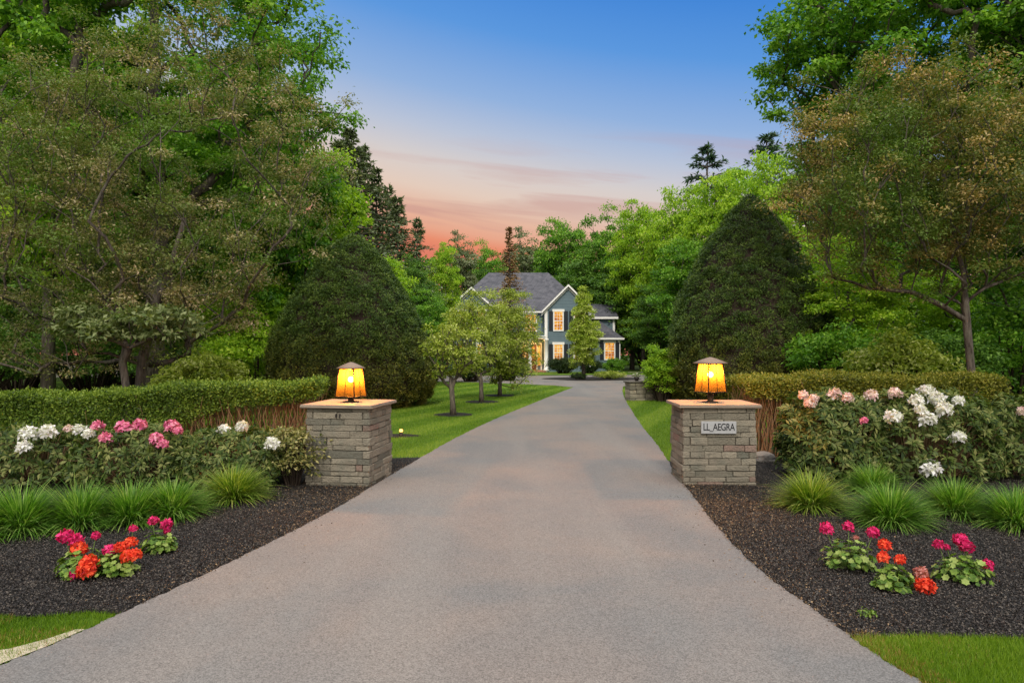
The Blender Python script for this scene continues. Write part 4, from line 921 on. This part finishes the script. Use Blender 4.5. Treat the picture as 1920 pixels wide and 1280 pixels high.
BG = [
 # left side
 ('lime', 90, -260, 430, 27, 'tall tree at the upper left corner of the photo', 1),
 ('maple', 505, 85, 300, 27, 'leafy maple whose branch ends reach out into the sky on the left', 1),
 ('lime', 560, 240, 300, 29, 'lime green tree standing behind the left clipped evergreen', 0),
 ('spruce', 655, 238, 190, 38, 'tallest dark spruce left of the sunset', 0),
 ('spruce', 706, 312, 160, 40, 'second tallest dark spruce left of the sunset', 1),
 ('spruce', 745, 366, 135, 42, 'third dark spruce stepping down towards the sunset', 0),
 ('spruce', 782, 406, 120, 44, 'smallest dark spruce left of the sunset', 1),
 ('spruce', 682, 268, 150, 39, 'dark spruce between the two tallest left of the sunset', 1),
 ('spruce', 727, 344, 125, 43, 'dark spruce squeezed in front of the third one left of the sunset', 1),
 ('spruce', 632, 262, 170, 36, 'dark spruce half hidden behind the lime green tree on the left', 0),
 ('lime', 690, 470, 190, 36, 'low green tree at the right shoulder of the left clipped evergreen', 1),
 ('dark', 770, 478, 130, 40, 'dark green tree beneath the dark spruces', 0),
 ('lime', 828, 452, 90, 50, 'bright lime tree just right of the dark spruces', 0),
 ('maple', 800, 545, 110, 35, 'green tree behind the left end of the small lawn trees', 1),
 ('dark', 330, 330, 330, 31, 'deep green tree in the middle of the left woods', 1),
 ('dark', 60, 250, 330, 33, 'dark tree in the left woods near the photo edge', 0),
 ('lime', 470, 520, 230, 26, 'small bright green tree between the left crabapple and the clipped evergreen', 0),
 ('dark', 200, 480, 260, 38, 'low dark tree at the back of the left woods', 1),
 ('maple', 365, 120, 330, 40, 'tall green tree far back in the middle of the left woods', 1),
 # behind the house
 ('poplar', 866, 438, 85, 66, 'thin greyish tree left of the house roof against the sunset', 0),
 ('maple', 915, 452, 110, 72, 'green tree directly left of the brown spire', 1),
 ('dark', 885, 500, 120, 68, 'dark tree behind the left gable', 0),
 ('poplar', 985, 432, 100, 78, 'grey green tree behind the main roof, right of the brown spire', 0),
 ('maple', 1052, 402, 135, 72, 'rounded green tree behind the roof ridge', 0),
 ('maple', 1140, 390, 150, 68, 'green tree behind the right wing roof', 1),
 ('dark', 1110, 470, 170, 66, 'dark tree behind the front gable', 1),
 ('lime', 1205, 372, 150, 60, 'light green tree in the rising skyline, first right of the house', 0),
 ('dark', 1185, 480, 160, 62, 'dark tree at the right side of the house wing', 0),
 ('dark', 1235, 530, 130, 52, 'low dark tree between the house and the tall clipped evergreen', 1),
 ('pine', 1326, 268, 190, 60, 'dark pine top standing above the light green skyline', 0),
 ('lime', 1270, 345, 160, 54, 'light green tree in the rising skyline left of the pine', 1),
 ('lime', 1350, 318, 170, 48, 'light green tree in front of the lone pine', 0),
 ('pine', 1438, 244, 170, 54, 'second dark pine top nearer the right crabapple', 0),
 ('lime', 1425, 282, 190, 44, 'light green tree directly above the tall clipped evergreen', 1),
 ('maple', 1290, 440, 170, 46, 'green tree behind the left flank of the tall clipped evergreen', 0),
 # right side
 ('lime', 1560, 430, 230, 33, 'light green tree right of the tall clipped evergreen', 0),
 ('dark', 1640, 300, 300, 36, 'dark tree in the middle of the right woods', 1),
 ('lime', 1720, 500, 240, 25, 'green tree behind the right crabapple trunk', 1),
 ('dark', 1850, 330, 300, 28, 'dark green tree deep in the woods at the right edge', 0),
 ('lime', 1590, 455, 250, 22, 'low lime green tree behind the right hedge', 1),
]
for kind, px, top, w, d, lab, var in BG: place(kind, px, top, w, d, lab, var)
def bigmaple(loc, label, seed, envs, trunk, tr, n, mat, cr=.62, k=230):
    return broadleaf('maple_tree', RNG(seed), envs, trunk, tr, n, cr, k, .13, .075, M[mat], M['bark'], loc, label, flat=.5, lo=.3)
bigmaple((-11.0, 21, 0), 'tall bright green maple rising behind the left crabapple', 301, [((0, 0, 11.5), (5.6, 4.0, 6.5), 1.0, dict(lo=.5))], [(0, 0, 0), (0, 0, 3), (.2, 0, 6), (0, 0, 9), (0, 0, 13)], .26, 520, 'maple')
bigmaple((15.6, 19, 0), 'big maple filling the upper right corner', 302, [((-3.3, 0, 10.6), (5.0, 3.8, 4.6), .8, dict(lo=.5)), ((-.6, 0, 7.0), (3.4, 3.0, 5), .2, dict(lo=.5))], [(0, 0, 0), (0, 0, 3), (-.6, 0, 6), (-1.8, 0, 9), (-3, 0, 12)], .26, 640, 'maple')
bigmaple((17.5, 16.5, 0), 'tall tree at the right photo edge', 303, [((-2.2, 0, 9.6), (4.0, 3.4, 5.6), 1.0, dict(lo=.5))], [(0, 0, 0), (0, 0, 3), (-.6, 0, 6), (-1.4, 0, 9), (-2, 0, 12)], .24, 300, 'maple')
# brown narrow spire beside the roof
sp = conifer('dead_spruce', RNG(221), 10.9, 1.6, M['brown'], M['bark'], (-.22, 50.5, 0), 'narrow brown spire-shaped dying evergreen in front of the house roof', levels=60, per=6, k=16, L=.2, W=.07, power=1.1, irr=.3)
# low dogwood behind left hedge
rng = RNG(222)
broadleaf('dogwood_tree', rng, [((0, 0, 2.35), (1.3, 1.0, .35), 1.0, dict(lo=.2))], [(0, 0, 0), (.05, 0, .9), (-.05, 0, 1.6), (0, 0, 2.0)], .07, 45, .30, 110, .11, .05, M['dogwood'], M['bark'], P(235, 655, 12.9)+Vector((0, 0, -1.85)), 'low pale leaved dogwood under the left crabapple', flat=.4)
# understory shrubs of the woods
US = [(480, 690, 24, 1.7, 2.8, 'lime', 'bright green bush beyond the left hedge beside the clipped evergreen'), (375, 700, 19, 1.1, 1.7, 'small', 'low yellow green bush beyond the left hedge'),
  (330, 690, 27, 2.0, 3.0, 'dark', 'dark bush in the woods under the left crabapple'), (170, 690, 30, 2.4, 3.0, 'dark', 'dark bush in the shade at far left'), (30, 690, 31, 2.6, 3.4, 'dark', 'dark bush at the left photo edge'),
  (1580, 700, 20, 1.5, 2.6, 'maple', 'green bush beyond the right hedge beside the clipped evergreen'), (1680, 700, 18, 1.4, 2.2, 'small', 'olive bush beyond the middle of the right hedge'), (1770, 700, 19, 1.5, 2.4, 'dark', 'dark bush left of the right crabapple trunk'),
  (1900, 700, 20, 1.6, 3.4, 'maple', 'drooping green bush right of the right crabapple trunk')]
US += [(1215, 690, 62, 2.4, 4.2, 'dark', 'dark bush in the shade to the right of the house wing'), (1290, 690, 60, 3.0, 4.6, 'dark', 'dark thicket behind the bright round bush'), (-60, 690, 26, 2.6, 3.6, 'dark', 'dark bush just beyond the left photo edge'), (250, 690, 36, 3.2, 4.2, 'maple', 'tall green thicket deep in the left woods'), (1990, 690, 25, 2.6, 4.2, 'dark', 'dark bush just beyond the right photo edge'),
  (1620, 690, 30, 3.2, 4.6, 'dark', 'tall dark thicket deep in the right woods'), (1800, 690, 28, 3.0, 4.8, 'maple', 'tall green thicket behind the right crabapple trunk')]
for i, (px, py, d, r, h, mt, lab) in enumerate(US):
    clumpshrub('woodland_bush', ((px-960)/F*d, d, 0), r, r, h, lab, 230+i, M[mt], 110, 110, .11, .055, .34, group='bushes at the edge of the woods')

# far wood that reads as one mass
rng = RNG(241); C = []
for i in range(230):
    a = rng.uniform(-62, 62); d = rng.uniform(84, 100) if abs(a) < 24 else rng.uniform(44, 78); x = d*math.tan(R(a)) if abs(a) < 50 else math.copysign(rng.uniform(50, 75), a)
    h = rng.uniform(12, 15.5) if abs(a) < 24 else rng.uniform(14, 20)
    m_ = 26; u = nrm(rng.normal(size=(m_, 3))); C.append(np.array([x, d, h*.55])+u*np.array([3.6, 3.6, h*.5])*rng.uniform(.6, 1, (m_, 1)))
C.append(np.stack([rng.uniform(-45, 45, 700), rng.uniform(80, 84, 700), rng.uniform(.3, 5, 700)], 1)); C = np.concatenate(C); C[:, 2] = np.maximum(C[:, 2], .3)
V, ti, cl = clump_leaves(rng, C, np.full(len(C), 1.5), 46, .55, .32)
o = link('woodland', fast('woodland', V, 4, ti, cl), M['dark']); tag(o, 'dense green woodland closing the view behind the house', 'woods', kind='stuff')

# ------------------------------------------------------------------ house
house = empty('house', (0, 56, 0), 'blue two-storey house with grey roofs and lit windows at the driveway end', 'house')
def hx(px, d=56): return (px-960)/F*d
def part(name, mat, fn, parent=None):
    bm = bmesh.new(); fn(bm); return bm_obj(name, bm, mat, parent or house)
def quad(bm, *pts): return bm.faces.new([bm.verts.new(p) for p in pts])
def prism(bm, a, b, c, d):      # thick slab from four corners, thickness .12 downward
    T = Vector((0, 0, -.14)); top = [bm.verts.new(Vector(p)) for p in (a, b, c, d)]; bot = [bm.verts.new(Vector(p)+T) for p in (a, b, c, d)]
    bm.faces.new(top); bm.faces.new(list(reversed(bot)))
    for i in range(4): bm.faces.new((top[i], bot[i], bot[(i+1) % 4], top[(i+1) % 4]))
GX0, GX1, EV, RG = 2.71, 6.49, 5.15, 7.05
def gable_wall(x0, x1, y0, y1, ev, rg):
    def f(bm):
        xm = (x0+x1)/2
        lo_ = [(x0, y0, 0), (x1, y0, 0), (x1, y0, ev), (xm, y0, rg), (x0, y0, ev)]; v0 = [bm.verts.new(p) for p in lo_]; v1 = [bm.verts.new((p[0], y1, p[2])) for p in lo_]
        bm.faces.new(v0); bm.faces.new(list(reversed(v1)))
        for i in range(5): bm.faces.new((v0[i], v0[(i+1) % 5], v1[(i+1) % 5], v1[i]))
    return f
MX0, MX1 = -5.1, 6.3
part('main_wall', M['siding'], lambda bm: box_into(bm, (MX0, 1.5, 0), (MX1, 9.5, 5.1)))
part('gable_wall', M['siding'], gable_wall(GX0, GX1, 0, 1.495, EV, RG))
part('gable_wall', M['siding'], gable_wall(-5.2, -1.42, 0, 1.495, EV, RG-.2))
def hip(bm):
    e = .35; x0, x1, y0, y1, z = MX0-e, MX1+e, 1.5-e, 9.5+e, 5.05; r0, r1, ym, zr = -2.1, 3.25, 5.4, 8.75
    b = [bm.verts.new(p) for p in ((x0, y0, z), (x1, y0, z), (x1, y1, z), (x0, y1, z))]; r = [bm.verts.new((r0, ym, zr)), bm.verts.new((r1, ym, zr))]
    bm.faces.new((b[0], b[1], r[1], r[0])); bm.faces.new((b[1], b[2], r[1])); bm.faces.new((b[2], b[3], r[0], r[1])); bm.faces.new((b[3], b[0], r[0])); bm.faces.new(list(reversed(b)))
part('roof', M['shingle'], hip)
def groof(x0, x1, ev, rg):
    def f(bm):
        xm = (x0+x1)/2; e = .28; sl = (rg-ev)/(xm-x0)
        prism(bm, (x0-e, -.3, ev-e*sl+.1), (xm, -.3, rg+.1), (xm, 4.2, rg+.1), (x0-e, 4.2, ev-e*sl+.1)); prism(bm, (xm+.001, -.3, rg+.1), (x1+e, -.3, ev-e*sl+.1), (x1+e, 4.2, ev-e*sl+.1), (xm+.001, 4.2, rg+.1))
    return f
part('roof', M['shingle'], groof(GX0, GX1, EV, RG)); part('roof', M['shingle'], groof(-5.2, -1.42, EV, RG-.2))
def rake(x0, x1, ev, rg):
    def f(bm):
        xm = (x0+x1)/2; e = .30; sl = (rg-ev)/(xm-x0)
        for (a, b) in (((x0-e, ev-e*sl), (xm, rg)), ((xm, rg), (x1+e, ev-e*sl))):
            for (y0, y1, t0, t1) in ((-.36, -.305, -.06, .12), (-.08, -.02, -.26, -.12)):
                v = [bm.verts.new((a[0], y0, a[1]+t0)), bm.verts.new((b[0], y0, b[1]+t0)), bm.verts.new((b[0], y0, b[1]+t1)), bm.verts.new((a[0], y0, a[1]+t1))]
                w = [bm.verts.new((q.co.x, y1, q.co.z)) for q in v]; bm.faces.new(v); bm.faces.new(list(reversed(w)))
                for i in range(4): bm.faces.new((v[i], w[i], w[(i+1) % 4], v[(i+1) % 4]))
    return f
part('rake_board', M['trim'], rake(GX0, GX1, EV, RG)); part('rake_board', M['trim'], rake(-5.2, -1.42, EV, RG-.2))
part('corner_board', M['trim'], lambda bm: box_into(bm, (GX0-.03, -.03, 0), (GX0+.20, .1, EV-.08)))
part('corner_board', M['trim'], lambda bm: box_into(bm, (GX1-.20, -.03, 0), (GX1+.03, .1, EV-.08)))
part('gutter', M['trim'], lambda bm: box_into(bm, (-1.4, 1.05, 4.92), (GX0-.05, 1.16, 5.04)))
def window(cx, y, z0, z1, w, shut=True, nm=2):
    def fr(bm):
        t_ = .10; box_into(bm, (cx-w/2-t_, y-.07, z0-t_), (cx-w/2, y-.005, z1)); box_into(bm, (cx+w/2, y-.07, z0-t_), (cx+w/2+t_, y-.005, z1))
        box_into(bm, (cx-w/2-t_-.06, y-.09, z1), (cx+w/2+t_+.06, y-.005, z1+.2)); box_into(bm, (cx-w/2, y-.08, z0-t_), (cx+w/2, y-.005, z0))
        box_into(bm, (cx-w/2, y-.055, (z0+z1)/2-.03), (cx+w/2, y-.025, (z0+z1)/2+.03))
        for i in range(1, nm+1):
            x = cx-w/2+w*i/(nm+1); box_into(bm, (x-.012, y-.045, z0), (x+.012, y-.028, z1))
        for i in (1, 2, 4, 5):
            z = z0+(z1-z0)*i/6; box_into(bm, (cx-w/2, y-.044, z-.012), (cx+w/2, y-.029, z+.012))
    wnd = part('window', M['trim'], fr)
    part('pane', M['pane'], lambda bm: quad(bm, (cx-w/2, y-.02, z0), (cx+w/2, y-.02, z0), (cx+w/2, y-.02, z1), (cx-w/2, y-.02, z1)), wnd)
    if shut:
        for s in (-1, 1):
            def sh(bm):
                x = cx+s*(w/2+.29); box_into(bm, (x-.16, y-.05, z0-.08), (x+.16, y-.004, z1+.05))
                for i in range(14): zq = z0+(z1-z0)*(i+.5)/14; box_into(bm, (x-.12, y-.062, zq-.02), (x+.12, y-.0505, zq+.02))
            part('shutter', M['shutter'], sh)
for cx in (hx(1047), hx(1085)):
    window(cx, 0, 3.45, 4.95, .66); window(cx, 0, .95, 2.25, .66)
window(-4.1, 0, 3.45, 4.95, .66); window(-2.5, 0, 3.45, 4.95, .66); window(-4.1, 0, .95, 2.25, .66); window(-2.5, 0, .95, 2.25, .66)
window(hx(994, 57.5), 1.5, 3.4, 4.75, .95, False, 3); window(-.35, 1.5, 3.4, 4.75, .8, False, 3)
# portico
pz = 2.72
part('porch_roof', M['trim'], lambda bm: (box_into(bm, (-1.2, -1.0, pz), (2.68, 1.49, pz+.16), bev=.02), box_into(bm, (-1.28, -1.08, pz+.162), (2.70, 1.49, pz+.24), bev=.02)))
for cx, r in ((hx(1024, 55.2), .17), (1.45, .15), (-.35, .15), (-1.0, .15)):
    part('column', M['trim'], lambda bm: lathe_into(bm, [(r*1.35, .12), (r*1.35, .24), (r, .28), (r*.86, pz-.18), (r*1.25, pz-.12), (r*1.25, pz-.003)], 16, (cx, -.75, 0)))
part('porch_step', M['step'], lambda bm: (box_into(bm, (-1.25, -1.1, 0), (2.72, 1.49, .12)), box_into(bm, (-.4, -1.45, 0), (1.9, -1.102, .06))))
dr = part('door', M['door'], lambda bm: box_into(bm, (1.2, 1.40, .121), (2.05, 1.495, 2.25), bev=.01))
part('door_pane', M['pane'], lambda bm: quad(bm, (1.35, 1.395, 1.2), (1.9, 1.395, 1.2), (1.9, 1.395, 2.05), (1.35, 1.395, 2.05)), dr)
part('door_handle', M['bronze'], lambda bm: box_into(bm, (1.26, 1.36, 1.05), (1.29, 1.4, 1.15)), dr)
part('sidelight', M['pane'], lambda bm: box_into(bm, (.85, 1.44, .5), (1.1, 1.49, 2.2))); part('sidelight', M['pane'], lambda bm: box_into(bm, (2.15, 1.44, .5), (2.4, 1.49, 2.2)))
part('door_frame', M['trim'], lambda bm: (box_into(bm, (.72, 1.42, .121), (.84, 1.49, 2.4)), box_into(bm, (1.11, 1.42, .121), (1.19, 1.49, 2.3)), box_into(bm, (2.06, 1.42, .121), (2.14, 1.49, 2.3)), box_into(bm, (2.41, 1.42, .121), (2.52, 1.49, 2.4)), box_into(bm, (.84, 1.42, 2.302), (2.41, 1.49, 2.42))))
pl = part('porch_lamp', M['porchlight'], lambda bm: lathe_into(bm, [(.05, 0), (.11, .05), (.11, .24), (.04, .3)], 10, (1.65, .2, 2.3)))
ld = bpy.data.lights.new('porch_glow', 'POINT'); ld.energy = 95; ld.color = (1, .58, .2); ld.shadow_soft_size = .12
lo = bpy.data.objects.new('porch_glow', ld); COL.objects.link(lo); lo.parent = house; lo.location = (1.65, 0.0, 2.2)
# right wing
WX1 = 9.1
part('wing_wall', M['siding'], lambda bm: box_into(bm, (6.302, 1.7, 0), (WX1, 8, 2.85)))
part('wing_wall', M['siding'], lambda bm: box_into(bm, (6.303, 3.6, 2.852), (WX1-.15, 8, 4.75)))
def wroof(bm):
    a = [(6.3, 1.35, 2.8), (WX1+.3, 1.35, 2.8), (WX1+.3, 8.2, 2.8), (6.3, 8.2, 2.8)]; z = 4.6
    v = [bm.verts.new(p) for p in a]; r0 = bm.verts.new((6.3, 3.9, z)); r1 = bm.verts.new((7.35, 3.9, z)); r2 = bm.verts.new((7.35, 8.2, z)); r3 = bm.verts.new((6.3, 8.2, z))
    bm.faces.new((v[0], v[1], r1, r0)); bm.faces.new((v[1], v[2], r2, r1)); bm.faces.new((r0, r1, r2, r3)); bm.faces.new(list(reversed(v)))
part('wing_roof', M['shingle'], wroof)
part('wing_roof', M['shingle'], lambda bm: (prism(bm, (6.3, 3.3, 4.72), (WX1+.1, 3.3, 4.72), (WX1+.1, 5.8, 5.95), (6.3, 5.8, 5.95)), prism(bm, (6.3, 5.801, 5.95), (WX1+.1, 5.801, 5.95), (WX1+.1, 8.3, 4.72), (6.3, 8.3, 4.72))))
part('fascia', M['trim'], lambda bm: (box_into(bm, (6.5, 1.28, 2.68), (WX1+.33, 1.345, 2.83)), box_into(bm, (6.5, 3.22, 4.5), (WX1+.12, 3.29, 4.68))))
part('corner_board', M['trim'], lambda bm: box_into(bm, (WX1-.16, 1.66, 0), (WX1+.04, 1.72, 2.68)))
part('corner_board', M['trim'], lambda bm: box_into(bm, (WX1-.3, 3.56, 2.86), (WX1-.12, 3.62, 4.5)))
window(hx(1143, 57.7), 1.7, 1.05, 2.4, .74)

for kl in protos.values():
    for o in kl:
        for ch in list(o.children): bpy.data.objects.remove(ch)
        bpy.data.objects.remove(o)
